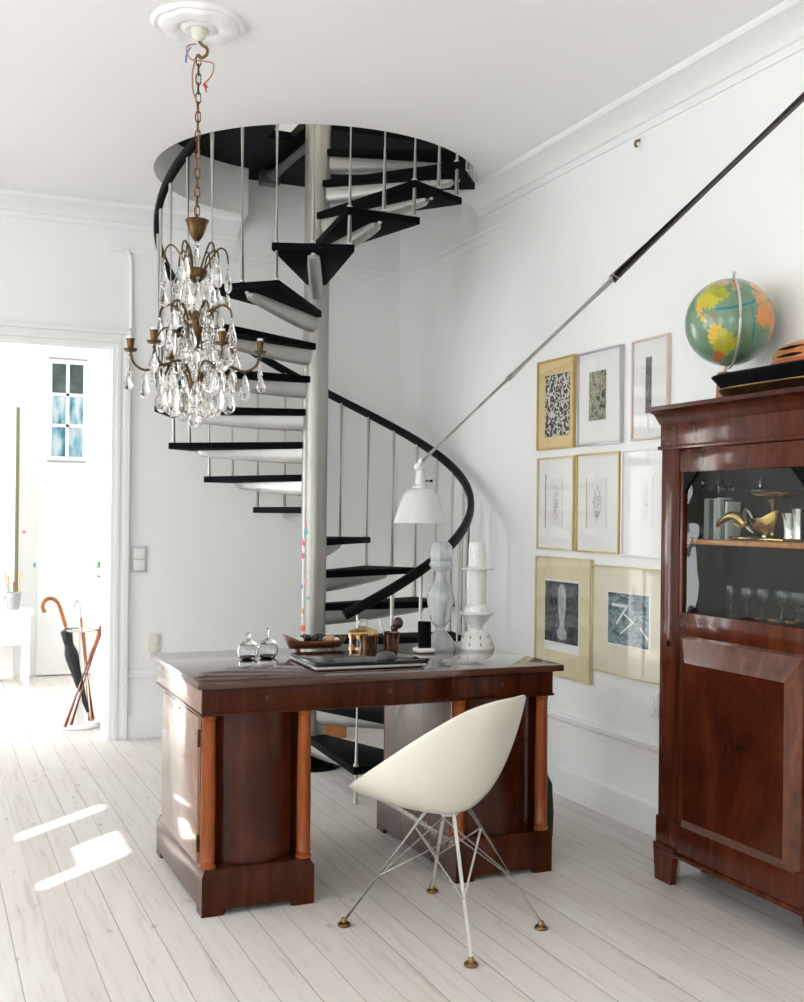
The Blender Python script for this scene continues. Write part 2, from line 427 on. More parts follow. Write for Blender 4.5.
wins_rear = [(-2.3, -.8, .6, 2.8)]
bm = B(); holed(bm, 'Y', YR-.12, YR, (XL-.1, XR+.12), (0, ZU), [w for w in wins_rear]); struct('wall_rear', bm, 'wall_paint', 'white wall with a window facing the desk')
slits = [(1.845, 1.94, 2.347, 2.575), (1.335, 1.60, 2.455, 2.57), (1.335, 1.42, 2.36, 2.455)]  # unseen openings, added and shaped to throw the sun patches on the floor
wins_left = [(-.4, 1.0, .5, 2.85), (2.3, 3.6, .5, 2.85), (3.95, 5.25, .5, 2.85)]
win_side = (4.3, 6.3, 1.9, 2.9)
bm = B(); holed(bm, 'X', XL-.03, XL, (YR-.1, YB+.12), (0, ZU), wins_left + slits); struct('wall_left', bm, 'wall_paint', 'white wall with the side window and slits added to shape the sun patches')
def window(n, axis, c, u0, u1, v0, v1, label, bars=(2, 3)):
    w = .05; bm = B()
    def bx(a, b, c0, c1):
        if axis == 'Y': box(bm, a, b, c-.03, c+.03, c0, c1, .004)
        else: box(bm, c-.03, c+.03, a, b, c0, c1, .004)
    bx(u0, u1, v0, v0+w); bx(u0, u1, v1-w, v1); bx(u0, u0+w, v0+w, v1-w); bx(u1-w, u1, v0+w, v1-w)
    for i in range(1, bars[0]): x = u0+(u1-u0)*i/bars[0]; bx(x-.025, x+.025, v0+w, v1-w)
    for i in range(1, bars[1]): z = v0+(v1-v0)*i/bars[1]; bx(u0+w, u1-w, z-.015, z+.015)
    o = struct('window_%d' % n, bm, 'trim_paint', label, 'window')
    b2 = B()
    if axis == 'Y': box(b2, u0+w, u1-w, c-.004, c+.004, v0+w, v1-w)
    else: box(b2, c-.004, c+.004, u0+w, u1-w, v0+w, v1-w)
    obj('window_pane', b2, 'window_glass', o, False)
window(1, 'Y', YR-.06, *wins_rear[0], 'white window at the left end of the rear wall')
for i_, (w_, l_) in enumerate(zip(wins_left, ('white side window nearest the rear wall', 'middle white side window', 'white side window nearest the doorway wall'))): window(2+i_, 'X', XL-.015, *w_, l_)
# mouldings
CORN = [(-.02, 3.10), (.012, 3.10), (.016, 3.132), (.03, 3.135), (.045, 3.158), (.08, 3.178), (.13, 3.187), (.155, 3.188), (.165, 3.198), (.165, 3.222), (-.02, 3.222)]
bm = B(); sweep_profile(bm, [(XR, YR), (XR, 5.722)], CORN); struct('trim_1', bm, 'trim_paint', 'plaster cornice along the picture wall', 'cornice', smooth=True)
bm = B(); sweep_profile(bm, [(1.825, YB), (XL, YB)], CORN); struct('trim_2', bm, 'trim_paint', 'plaster cornice above the doorway', 'cornice', smooth=True)
RAIL = [(-.01, 2.93), (.012, 2.93), (.012, 2.955), (.022, 2.96), (.022, 2.985), (.014, 2.99), (.014, 3.005), (.02, 3.01), (-.01, 3.01)]
bm = B(); sweep_profile(bm, [(XR+.03, 4.9), (XR, 5.5), (XR, YB)], [(o*.5, z) for o, z in RAIL]); struct('trim_3', bm, 'wall_paint', 'picture rail on the right wall behind the upper stair', 'moulding', smooth=True)
bm = B(); sweep_profile(bm, [(XR, YB), (1.05, YB)], [(o*.5, z) for o, z in RAIL]); struct('trim_4', bm, 'wall_paint', 'picture rail on the back wall behind the upper stair', 'moulding', smooth=True)
BASE = [(-.01, 0), (.022, 0), (.022, .125), (.016, .14), (.010, .15), (.010, .36), (.014, .365), (.024, .375), (.026, .392), (.018, .398), (.016, .41), (-.01, .41)]
bm = B(); sweep_profile(bm, [(XR, YR), (XR, YB)], BASE); struct('baseboard_right', bm, 'trim_paint', 'tall white panelled baseboard under the pictures', 'baseboard', smooth=True)
bm = B(); sweep_profile(bm, [(XR, YB), (1.165, YB)], BASE); struct('baseboard_back', bm, 'trim_paint', 'tall white panelled baseboard behind the desk and stair', 'baseboard', smooth=True)
# door casing
bm = B()
CAS = [(0, 0, .02), (.02, 0, .03), (.05, 0, .022), (.085, 0, .035)]
for a, b, t in ((0, .028, .022), (.028, .052, .034), (.052, .080, .024), (.080, .108, .04)):
    box(bm, DX1+a, DX1+b, YB-t, YB, 0, DZ+b, .003)
    box(bm, DX0-b, DX0-a, YB-t, YB, 0, DZ+b, .003)
    box(bm, DX0-a, DX1+a, YB-t, YB, DZ+a, DZ+b, .003)
box(bm, DX0, DX1, YB, YB+.22, DZ-.012, DZ); box(bm, DX1-.012, DX1, YB, YB+.22, 0, DZ-.012); box(bm, DX0, DX0+.012, YB, YB+.22, 0, DZ-.012)
struct('trim_5', bm, 'trim_paint', 'white moulded casing around the doorway', 'door casing')
bm = B(); tube(bm, spline([(1.166, YB-.012, DZ+.11), (1.166, YB-.012, 2.6), (1.163, YB-.012, 2.85), (1.160, YB-.012, 2.92), (1.148, YB-.012, 2.955), (1.13, YB-.012, 2.97)], 6), .011, 10)
box(bm, 1.03, 1.15, YB-.02, YB, 2.955, 2.985, .004)
struct('trim_6', bm, 'trim_paint', 'white wiring conduit rising from the door casing', 'conduit', smooth=True)
# ceiling rosette above the chandelier
CX, CYc = .938, 4.125
bm = B(); lathe(bm, [(0, -.03), (.02, -.03), (.03, -.022), (.05, -.028), (.07, -.02), (.085, -.03), (.11, -.034), (.14, -.026), (.15, -.012), (.165, -.016), (.175, -.006), (.178, .002)], (CX, CYc, ZC), 48)
for v in bm.verts:
    d = Vector((v.co.x-CX, v.co.y-CYc)); r = d.length
    if r > .06: v.co.z += .003*sin(8*math.atan2(d.y, d.x))*min(1, (r-.06)/.05); 
struct('ceiling_rosette', bm, 'white_plaster', 'round plaster rosette above the chandelier', 'rosette', smooth=True)

# the upper floor, seen only through the stair opening
bm = B(); box(bm, .3, .4, 3.6, YB+.12, ZU, 5.9); struct('wall_upper_left', bm, 'wall_paint', 'upstairs wall on the left of the stair opening')
bm = B(); box(bm, .3, XR+.12, 3.5, 3.6, ZU, 5.9); struct('wall_upper_front', bm, 'wall_paint', 'upstairs wall in front of the stair opening')
bm = B(); box(bm, .3, XR+.12, 3.5, YB+.12, 5.8, 5.95); struct('ceiling_upper', bm, 'ceiling_paint', 'upstairs ceiling over the stair', 'ceiling')

# the bright room beyond the doorway
AY1 = 9.75; AXL, AXR = -1.6, 2.3
bm = B(); box(bm, AXL-.1, AXR+.1, AY1, AY1+.1, 0, 3.3); struct('wall_far', bm, 'wall_paint', 'white wall of the room beyond the doorway')
bm = B(); box(bm, AXR, AXR+.1, YB+.22, AY1+.1, 0, 3.3); struct('wall_far_right', bm, 'wall_paint', 'right wall of the room beyond')
awin = (7.3, 9.4, .3, 2.9)
bm = B(); holed(bm, 'X', AXL-.1, AXL, (YB+.22, AY1+.1), (0, 3.3), [awin]); struct('wall_far_left', bm, 'wall_paint', 'window wall of the room beyond')
bm = B(); box(bm, AXL-.1, AXR+.1, YB+.22, AY1+.1, 3.2, 3.3); struct('ceiling_far', bm, 'ceiling_paint', 'white ceiling of the room beyond', 'ceiling')
# door leaf of the doorway, standing open
bm = B(); box(bm, 1.085, 1.125, YB+.235, YB+.95, .01, 2.33, .004)
for z0, z1 in ((.2, .9), (1.05, 2.15)): box(bm, 1.080, 1.088, YB+.33, YB+.85, z0, z1, .003)
d1 = struct('door_1', bm, 'trim_paint', 'white door leaf standing open beyond the casing', 'door')
p = at(98.5, 565, 'X', 1.08)
bm = B(); box(bm, 1.072, 1.0795, p.y-.045, p.y+.045, p.z-.02, p.z+.024, .002); obj('latch_tab', bm, 'green', d1, label='green latch tab')
p = at(99, 576, 'X', 1.08)
bm = B(); box(bm, 1.070, 1.0795, p.y-.035, p.y+.035, p.z-.006, p.z+.006, .002); obj('keyhole', bm, 'antique_bronze', d1, label='dark keyhole plate')
# door with a six-pane light in the far wall
bm = B(); X0, X1, Z0, Z1 = 1.0, 1.255, 1.84, 2.62
Yd = AY1-.05
box(bm, .90, 1.36, Yd, AY1, .01, Z0-.05, .003); box(bm, .90, 1.36, Yd, AY1, Z1+.05, 2.78, .003); box(bm, .90, X0-.03, Yd, AY1, Z0-.05, Z1+.05); box(bm, X1+.03, 1.36, Yd, AY1, Z0-.05, Z1+.05)
d2 = struct('door_2', bm, 'trim_paint', 'white door with a six-pane light in the room beyond', 'door')
bm = B(); box(bm, X0-.03, X0, Yd-.012, AY1, Z0-.03, Z1+.03); box(bm, X1, X1+.03, Yd-.012, AY1, Z0-.03, Z1+.03); box(bm, X0, X1, Yd-.012, AY1, Z0-.03, Z0); box(bm, X0, X1, Yd-.012, AY1, Z1, Z1+.03)
xm = (X0+X1)/2; box(bm, xm-.013, xm+.013, Yd-.01, AY1, Z0, Z1)
for k in (1, 2): z = Z0+(Z1-Z0)*k/3; box(bm, X0, X1, Yd-.01, AY1, z-.013, z+.013)
obj('pane_frame', bm, 'trim_paint', d2, False)
for i in range(2):
    for k in range(3):
        a, b = (X0, xm-.013) if i == 0 else (xm+.013, X1)
        c, d = Z0+(Z1-Z0)*k/3+.013*(k > 0), Z0+(Z1-Z0)*(k+1)/3-.013*(k < 2)
        bm = B(); box(bm, a, b, AY1-.03, AY1-.024, c, d); obj('glass_pane', bm, 'teal_glass' if k < 2 else 'dark_pane', d2, False)
# tall white door leaf with an olive edge at the far left
bm = B(); box(bm, -.1, .705, 9.5, 9.54, .02, 2.22, .003); d3 = struct('door_3', bm, 'trim_paint', 'plain white door leaf in the room beyond, left of the six-pane door', 'door')
bm = B(); box(bm, .705, .733, 9.5, 9.54, .6, 2.22, .002); obj('edge_strip', bm, 'olive_edge', d3, label='thin olive edge')
for i, (x, y, m, w) in enumerate(((24, 532, 'pink', 'pink'), (34.5, 565, 'teal', 'teal'))):
    p = at(x, y, 'Y', AY1-.004); bm = B()
    lathe(bm, [(0, -.003), (.014 if i == 0 else .009, -.003), (.014 if i == 0 else .009, .003), (0, .003)], p, 12, Matrix.Rotation(pi/2, 4, 'X'), 1, 1 if i == 0 else 2.6)
    solo('wall_sticker', bm, m, 'small %s sticker on the white wall of the room beyond' % w, 'sticker')

# ------------------------------------------------------------------ wall fittings
p0, p1 = at(131, 546, 'Y', YB-.005), at(147, 572.5, 'Y', YB-.005)
sw = thing('light_switch', 'white double light switch on the wall right of the doorway', 'light switch', ((p0.x+p1.x)/2, YB, (p0.z+p1.z)/2))
bm = B(); box(bm, p0.x, p1.x, YB-.01, YB, p1.z, p0.z, .004); obj('plate', bm, 'grey_plastic', sw)
zm = (p0.z+p1.z)/2
for a, b in ((p1.z+.016, zm-.003), (zm+.003, p0.z-.016)):
    bm = B(); box(bm, p0.x+.016, p1.x-.016, YB-.016, YB-.008, a, b, .003); obj('rocker', bm, 'white_lacquer', sw)
p = at(154.5, 644, 'Y', YB-.02)
so = thing('wall_socket', 'cream wall socket low on the back wall behind the desk corner', 'socket', (p.x, YB, p.z))
bm = B(); box(bm, p.x-.036, p.x+.036, YB-.014, YB, p.z-.06, p.z+.06, .005); obj('plate', bm, 'cream_plastic', so)
for dz in (-.026, .026):
    bm = B(); lathe(bm, [(0, 0), (.018, 0), (.021, .008), (.021, .012), (0, .012)], (p.x, YB-.012, p.z+dz), 16, Matrix.Rotation(pi/2, 4, 'X')); obj('outlet', bm, 'porcelain', so)
p = at(653.5, 705, 'X', XR-.01)
s2 = thing('wall_socket', 'small white wall socket beside the cabinet, under the pictures', 'socket', (XR, p.y, p.z))
bm = B(); box(bm, XR-.012, XR, p.y-.03, p.y+.03, p.z-.055, p.z+.055, .005); obj('plate', bm, 'trim_paint', s2)
for dz in (-.024, .024):
    bm = B(); lathe(bm, [(0, 0), (.016, 0), (.019, .008), (0, .008)], (XR-.012, p.y, p.z+dz), 16, Matrix.Rotation(-pi/2, 4, 'Y')); obj('outlet', bm, 'porcelain', s2)
p = at(640, 143, 'X', XR-.01)
hk = thing('wall_hook', 'small brass hook high on the right wall below the cornice', 'hook', (XR, p.y, p.z))
bm = B(); lathe(bm, [(0, 0), (.035, 0), (.033, .008), (0, .012)], (XR, p.y, p.z), 20, Matrix.Rotation(-pi/2, 4, 'Y')); obj('backplate', bm, 'trim_paint', hk)
bm = B(); tube(bm, spline([(XR-.008, p.y, p.z+.012), (XR-.03, p.y, p.z+.006), (XR-.036, p.y, p.z-.012), (XR-.026, p.y, p.z-.02)], 5), .006, 8); obj('prong', bm, 'brass', hk)

# ------------------------------------------------------------------ spiral staircase
ST = thing('spiral_staircase', 'black and steel spiral staircase rising through the ceiling opening', 'staircase', (SX, SY, 0))
R_T, RISE, DA, A1 = .862, .1775, radians(23.72), radians(-93.2)
def sp(r, a, z): return Vector((SX+r*cos(a), SY+r*sin(a), z))
bm = B(); lathe(bm, [(.07, 0), (.07, 5.0), (.074, 5.0), (.074, 5.03), (0, 5.04)], (SX, SY, 0), 40)
for n in ():
    z = n*RISE; lathe(bm, [(.0705, z-.115), (.0735, z-.112), (.0735, z-.105), (.0705, z-.102)], (SX, SY, 0), 40)
colm = obj('column', bm, 'column_steel', ST)
bm = B(); lathe(bm, [(0, 0), (.16, 0), (.16, .012), (.10, .016), (.085, .06), (.075, .065), (.071, .07)], (SX, SY, 0), 32)
for k in range(4): lathe(bm, [(0, .012), (.018, .012), (.018, .03), (0, .034)], (SX+.13*cos(k*pi/2+.6), SY+.13*sin(k*pi/2+.6), 0), 8)
obj('base_plate', bm, 'black_paint', ST)
cam_ang = math.atan2(-SY, -SX)
for i, (x, y, m, w, h) in enumerate(((306, 525, 'pink', .014, .02), (306.5, 532, 'teal', .02, .03), (304, 543, 'magenta', .022, .028), (303.5, 556, 'magenta', .02, .03), (327, 557, 'pink', .02, .03), (306, 582, 'pink', .02, .02), (302.5, 587, 'blue', .016, .02), (302.5, 612, 'tan_card', .026, .028), (303.5, 629, 'red', .03, .034), (309, 598, 'teal', .016, .016))):
    cx = 314.2-(y-580)*.0118; s = max(-.96, min(.96, (x-cx)/13.2)); a = cam_ang + math.asin(s); z = at(x, y, 'Y', SY-.05).z
    bm = B(); t = w/.071/2
    pts = [(sp(.0708, a+u*t, z+v*h/2), sp(.0722, a+u*t, z+v*h/2)) for u, v in ((-1, -1), (-.33, -1), (.33, -1), (1, -1), (1, 1), (.33, 1), (-.33, 1), (-1, 1))]
    I = [bm.verts.new(q[0]) for q in pts]; O = [bm.verts.new(q[1]) for q in pts]
    bm.faces.new(O); bm.faces.new(I[::-1])
    for k in range(8): bm.faces.new((I[k], I[(k+1) % 8], O[(k+1) % 8], O[k]))
    obj('sticker', bm, m, colm, label='%s sticker' % {'tan_card': 'brown'}.get(m, m))
NT = 20
for n in range(1, NT):
    a0 = A1+DA*(n-1)-.038; a1 = a0+DA+.045; am = (a0+a1)/2; z = n*RISE
    e = Vector((cos(am), sin(am))); s = Vector((-e.y, e.x)); c = Vector((SX, SY))
    q = [c+Vector((cos(a0), sin(a0)))*R_T, c+Vector((cos(a1), sin(a1)))*R_T]
    inner = [c + e*.03 + s*.05, c + e*.03 - s*.05]
    bm = B(); prism(bm, [q[0], q[1], *inner], z-.036, z, bev=.003)
    tr = obj('tread', bm, 'rubber_black', ST, angle=30)
    # cast arm: a trough that gets shallower outwards
    bm = B(); rings = []; L = [(.06, .034, .080), (.2, .034, .076), (.42, .033, .062), (.64, .032, .044), (.74, .029, .032), (.765, .018, .016)]
    for r, w, h in L:
        zt = z-.037; row = []
        for u, v in ((-1, 0), (-1, -.55), (-.8, -.86), (-.45, -1), (.45, -1), (.8, -.86), (1, -.55), (1, 0)):
            p2 = c + e*r + s*(u*w); row.append(bm.verts.new((p2.x, p2.y, zt+v*h)))
        rings.append(row)
    for A, C in zip(rings, rings[1:]):
        for k in range(8): bm.faces.new((A[k], A[(k+1) % 8], C[(k+1) % 8], C[k]))
    bm.faces.new(rings[0]); bm.faces.new(rings[-1])
    obj('support_arm', bm, 'aluminium', tr, angle=50)
    bm = B(); pb = c + e*.79; lathe(bm, [(0, z-.046), (.009, z-.046), (.011, z-.04), (.011, z-.036)], (pb.x, pb.y, 0), 10); obj('bolt', bm, 'aluminium', tr)
def rail_z(a): return .925 + RISE*(a-radians(-96))/DA
R_B = .838
k = 0
while True:
    a = A1 + DA/2*k - radians(1.0)
    if a > A1 + DA*(NT-1): break
    n = k//2 + 1                       # the tread whose nose (or middle) the bar passes
    zb = ((n-1)*RISE if k % 2 == 0 else n*RISE) if n > 0 else 0
    if k % 2 == 0: zb = (n-1)*RISE
    top = rail_z(a)-.004
    bm = B(); cyl(bm, sp(R_B, a, zb), sp(R_B+.014, a, top), .0105, seg=12)
    lathe(bm, [(.0105, 0), (.0135, .002), (.0135, .008), (.0105, .011)], sp(R_B, a, zb), 12)
    if k % 2 == 0: lathe(bm, [(.0105, 0), (.0135, .002), (.0135, .008), (.0105, .011)], sp(R_B, a, n*RISE), 12)
    obj('baluster', bm, 'satin_steel', ST)
    k += 1
aend = A1 + DA*(NT-1) + .1
pts = [sp(R_B+.021, radians(-99)+ (aend-radians(-99))*i/260, rail_z(radians(-99)+(aend-radians(-99))*i/260)) for i in range(261)]
bm = B(); tube(bm, pts, 1, 12, flat=(.036, .048)); obj('handrail', bm, 'rail_black', ST)
# landing plate at the top, its carrier arm and upstairs railing
a0 = A1+DA*(NT-1)-2*pi
poly = [(SX, SY), (SX+.895*cos(a0), SY+.895*sin(a0)), (XR-.012, 5.76), (XR-.012, YB-.012), (1.84, YB-.012), (1.84, 6.67)] + \
       [(SX+.895*cos(radians(a)), SY+.895*sin(radians(a))) for a in range(101, 173, 4)] + [(SX+.895*cos(radians(174)), SY+.895*sin(radians(174))), (SX-.21, SY+.03), (SX-.21, SY+.27), (SX-.072, SY+.27), (SX-.072, SY+.03)]
bm = B(); prism(bm, poly, 3.50, 3.55); ld = obj('landing', bm, 'black_paint', ST, False)
bm = B(); q = at(270, 178, 'Z', 3.46); tube(bm, [(SX, SY+.06, 3.455), (q.x, q.y, 3.462)], .036, 14); box(bm, q.x-.06, q.x+.06, q.y-.03, q.y+.05, 3.42, 3.50, .004); obj('support_arm', bm, 'grey_dark', ld)

# ------------------------------------------------------------------ pedestal desk
DK = thing('pedestal_desk', 'mahogany pedestal desk with orange-brown corner columns', 'desk', (1.586, 4.135, 0))
HT = .806
bm = B(); box(bm, .866, 2.306, 3.715, 4.562, HT-.026, HT, .004); obj('desktop', bm, 'desk_top_wood', DK)
FX0, FX1, FY0, FY1 = .888, 2.272, 3.742, 4.535
bm = B(); box(bm, FX0, FX1, FY0, FY1, .692, HT-.026, .003); box(bm, FX0-.004, FX1+.004, FY0-.004, FY1+.004, .684, .693, .002)
fz = obj('frieze', bm, 'mahogany', DK)
for x0, x1 in ((.93, 1.30), (1.33, 1.83), (1.86, 2.23)):
    bm = B(); box(bm, x0, x1, FY0-.003, FY0+.01, .70, .772, .0015); dr = obj('drawer_front', bm, 'mahogany', fz)
for x in (1.58, 1.115, 2.045):
    bm = B(); lathe(bm, [(0, -.001), (.008, -.001), (.008, .003), (0, .003)], (x, FY0-.003, .738), 12, Matrix.Rotation(pi/2, 4, 'X'), .8, 1.3); obj('keyhole', bm, 'dark_brown', fz)
def pedestal(x0, x1, outer):
    mat = 'mahogany'
    bm = B(); xi = .03
    box(bm, x0+.008, x1-.008, 3.835, 4.45, .15, .686, .002)                      # carcass
    pd = obj('pedestal', bm, mat if outer < 0 else 'mahogany', DK)
    if outer > 0:   # the plain sheet of the kneehole side
        bm = B(); box(bm, x0+.001, x0+.012, 3.80, 4.45, .16, .684, .001); obj('side_panel', bm, 'kneehole_wood', pd, label='faded grey-brown kneehole panel')
        bm = B(); box(bm, x0+.0005, x0+.03, 4.448, 4.458, .16, .684, .001); box(bm, x0, x0+.012, 3.785, 3.80, .16, .684, .001); obj('edge_lipping', bm, 'column_wood', pd)
    else:
        bm = B(); box(bm, x1-.012, x1-.001, 3.80, 4.45, .16, .684, .001); obj('side_panel', bm, 'kneehole_wood', pd, label='faded grey-brown kneehole panel')
    # bowed burl front between the columns
    bm = B(); xa, xb = x0+.062, x1-.062; n = 14; P = []
    for i in range(n+1): t = i/n; P.append((xa+(xb-xa)*t, 3.815-.052*math.sin(pi*t)))
    prism(bm, P + [(xb, 3.85), (xa, 3.85)], .158, .684)
    obj('bowed_front', bm, 'mahogany_burl', pd, angle=25)
    for xc in (x0+.026, x1-.026):
        bm = B(); lathe(bm, [(0, .158), (.029, .158), (.029, .166), (.0245, .170), (.0245, .178), (.0275, .184), (.0245, .19), (.0255, .35), (.0225, .655), (.0225, .664), (.025, .668), (.0225, .672), (.026, .678), (.026, .685), (0, .685)], (xc, 3.775, 0), 28)
        obj('column', bm, 'column_wood', pd, label='turned orange-brown corner column')
    # plinth with bracket feet
    bm = B(); a, b, y0, y1 = x0-.002, x1+.004, 3.736, 4.522
    prof = [(-.03, .022), (.0, .022), (.0, .135), (-.014, .158), (-.03, .158)]
    sweep_profile(bm, [(a, y0), (a, y1), (b, y1), (b, y0)], prof, closed=True)
    box(bm, a+.01, b-.01, y0+.01, y1-.01, .12, .157)
    obj('plinth', bm, mat, pd)
    for (fx, sxn) in ((a, 1), (b, -1)):
        for (fy, syn) in ((y0, 1), (y1, -1)):
            bm = B(); M = Matrix.Translation((fx, fy, 0)) @ Matrix.Diagonal((sxn, syn, 1, 1))
            prism(bm, [(0, 0), (.075, 0), (.085, .012), (.03, .02), (.02, .03), (.012, .085), (0, .075)], 0, .024, M); obj('bracket_foot', bm, mat, pd)
    if outer < 0:  # outer side: door with lock and hinges
        bm = B(); box(bm, x0-.004, x0+.012, 3.812, 4.41, .163, .672, .003); dd = obj('side_door', bm, 'side_wood_lit', pd)
        bm = B(); box(bm, x0+.002, x0+.01, 3.805, 4.45, .158, .684, .001); obj('side_frame', bm, 'side_wood_lit', pd)
        for z in (.60, .235):
            bm = B(); box(bm, x0-.007, x0+.004, 3.804, 3.814, z-.03, z+.03, .002); obj('hinge', bm, 'antique_bronze', pd)
        bm = B(); box(bm, x0-.006, x0, 4.10, 4.125, .648, .662, .002); obj('lock_plate', bm, 'antique_bronze', pd)
    else:
        bm = B(); box(bm, x1-.012, x1+.004, 3.812, 4.41, .163, .672, .003); obj('side_door', bm, 'side_wood_lit', pd)
pedestal(.894, 1.292, -1); pedestal(1.857, 2.268, 1)
bm = B(); box(bm, FX0-.003, FX0+.01, FY0+.005, FY1-.005, .694, HT-.027, .002); obj('side_frieze', bm, 'side_wood_lit', DK)

# ------------------------------------------------------------------ shell chair on a rod base
C0 = Vector((1.635, 3.36, 0)); AL = radians(118.4)
C0 = C0 - RT*.012
CH = thing('shell_chair', 'ivory plastic shell chair on a chromed rod base, pulled up to the desk', 'chair', C0, AL)
RIM = [(.335, 0, .440), (.292, .145, .456), (.17, .24, .518), (.03, .283, .602), (-.10, .252, .695), (-.2, .172, .768), (-.256, .086, .796), (-.272, 0, .798)]
CEN = [(.335, 0, .440), (.27, 0, .426), (.16, 0, .408), (.04, 0, .394), (-.08, 0, .405), (-.158, 0, .505), (-.220, 0, .67), (-.272, 0, .798)]
rs, cs = spline(RIM, 6), spline(CEN, 6); nu = len(rs); nv = 14
def shell_pt(i, v):
    sg = 1 if v >= 0 else -1; q = abs(v)*pi/2; w = 1-cos(q)
    return Vector((cs[i].x+(rs[i].x-cs[i].x)*w, sg*rs[i].y*sin(q), cs[i].z+(rs[i].z-cs[i].z)*w))
bm = B(); grid = [[bm.verts.new(shell_pt(i, -1+2*j/(2*nv))) for j in range(2*nv+1)] for i in range(nu)]
for i in range(nu-1):
    for j in range(2*nv): bm.faces.new((grid[i][j], grid[i][j+1], grid[i+1][j+1], grid[i+1][j]))
bmesh.ops.remove_doubles(bm, verts=bm.verts[:], dist=1e-5)
bmesh.ops.recalc_face_normals(bm, faces=bm.faces[:])
sh = obj('shell', bm, 'ivory_plastic', CH, local=True, angle=80)
m = sh.modifiers.new('thickness', 'SOLIDIFY'); m.thickness = .010; m.offset = 0
m = sh.modifiers.new('smooth', 'SUBSURF'); m.levels = 1; m.render_levels = 2
bm = B(); lathe(bm, [(0, .378), (.028, .380), (.036, .388), (.036, .402), (0, .404)], (-.02, 0, 0), 28); hubo = obj('hub', bm, 'grey_plastic', CH, local=True)
IW = WM[CH].inverted()
feet = [IW @ Vector(p) for p in ((1.318, 3.492, 0), (1.735, 3.688, 0), (1.921, 3.223, 0), (1.564, 3.037, 0))]
hub = Vector((-.02, 0, 0))
tops = []
for f in feet:
    d = (f-hub); d.z = 0; d.normalize(); tops.append(hub + d*.07 + Vector((0, 0, .398)))
for f, t in zip(feet, tops):
    bm = B(); cyl(bm, t, f+Vector((0, 0, .018)), .0062, seg=12); lg = obj('leg', bm, 'chrome', CH, local=True)
    bm = B(); lathe(bm, [(0, 0), (.019, 0), (.022, .004), (.021, .010), (.011, .016), (.008, .028), (0, .028)], f, 20); obj('glide', bm, 'brass', lg, local=True, label='brass-coloured foot')
for i in range(4):
    j = (i+1) % 4
    for a, b in ((i, j), (j, i)):
        p = tops[a].lerp(feet[a]+Vector((0, 0, .018)), .16); q = tops[b].lerp(feet[b]+Vector((0, 0, .018)), .60)
        bm = B(); cyl(bm, p, q, .0036, seg=8); obj('brace', bm, 'chrome', CH, local=True)

# ------------------------------------------------------------------ display cabinet
KX, KY0, KY1, KB = 2.607, 2.63, 3.516, XR-.03
KT = 1.805
CB = thing('display_cabinet', 'tall red mahogany display cabinet with a glazed upper door', 'cabinet', (2.76, 3.075, 0))
bm = B()
box(bm, KX+.01, KB, KY0, KY0+.02, .12, 1.74); box(bm, KX+.01, KB, KY1-.02, KY1, .12, 1.74); box(bm, KB-.015, KB, KY0+.02, KY1-.02, .12, 1.74)
box(bm, KX+.01, KB-.015, KY0+.02, KY1-.02, .995, 1.015); box(bm, KX+.01, KB-.015, KY0+.02, KY1-.02, .12, .14); box(bm, KX+.01, KB, KY0, KY1, 1.72, 1.74)
obj('carcass', bm, 'mahogany', CB, False)
bm = B(); box(bm, KB-.02, KB-.0155, KY0+.021, KY1-.021, 1.016, 1.719); box(bm, KX+.05, KB-.021, KY1-.025, KY1-.0205, 1.016, 1.719); box(bm, KX+.05, KB-.021, KY0+.0205, KY0+.025, 1.016, 1.719)
obj('lining', bm, 'cabinet_inside', CB, False, label='dark lining of the glazed compartment')
# stiles
for y0, y1 in ((3.408, KY1), (KY0, 2.742)):
    bm = B(); box(bm, KX, KX+.03, y0, y1, .13, 1.642, .003); stl = obj('stile', bm, 'mahogany_red', CB)
bm = B(); lathe(bm, [(0, -.002), (.008, -.002), (.008, .004), (0, .004)], (KX-.001, 3.462, .905), 12, Matrix.Rotation(-pi/2, 4, 'Y'), 1.6, 1); obj('keyhole', bm, 'black_paint', CB)
# frieze and crown
bm = B(); box(bm, KX-.004, KB, KY0-.004, KY1+.004, 1.655, 1.74, .002); box(bm, KX-.012, KB, KY0-.012, KY1+.012, 1.640, 1.655, .003); obj('frieze', bm, 'mahogany_red', CB)
CR = [(-.05, 1.735), (.004, 1.735), (.008, 1.742), (.014, 1.756), (.022, 1.775), (.035, 1.786), (.042, 1.789), (.042, KT), (-.05, KT)]
bm = B(); sweep_profile(bm, [(KB, KY0), (KX, KY0), (KX, KY1), (KB, KY1)], [(o, z) for o, z in CR])
box(bm, KX+.02, KB, KY0+.02, KY1-.02, KT-.015, KT); obj('crown', bm, 'mahogany_crown', CB)
# door: glazed top over a raised panel
DY0, DY1 = 2.745, 3.405
bm = B()
box(bm, KX+.002, KX+.028, DY0, DY1, 1.552, 1.638, .002); box(bm, KX+.002, KX+.028, DY0, DY1, .945, 1.03, .002)
box(bm, KX+.004, KX+.028, DY1-.018, DY1, .21, 1.552, .001); box(bm, KX+.004, KX+.028, DY0, DY0+.018, .21, 1.552, .001)
box(bm, KX+.004, KX+.028, DY0+.018, DY1-.018, .21, .945, .001)
dr = obj('door', bm, 'mahogany_red', CB)
bm = B(); box(bm, KX+.014, KX+.018, DY0+.018, DY1-.018, 1.03, 1.552); obj('glass_pane', bm, 'old_glass', dr, False)
for y, s in ((DY1-.018, -1), (DY0+.018, 1)):
    bm = B(); M = Matrix(((0, 0, 1, 0), (1, 0, 0, y), (0, 1, 0, 1.552), (0, 0, 0, 1)))
    prism(bm, [(0, 0), (s*.075, 0), (s*.06, -.014), (s*.014, -.06), (0, -.08)], KX+.006, KX+.013, M); obj('corner_fillet', bm, 'black_paint', dr, False, label='dark corner fillet of the glazing')
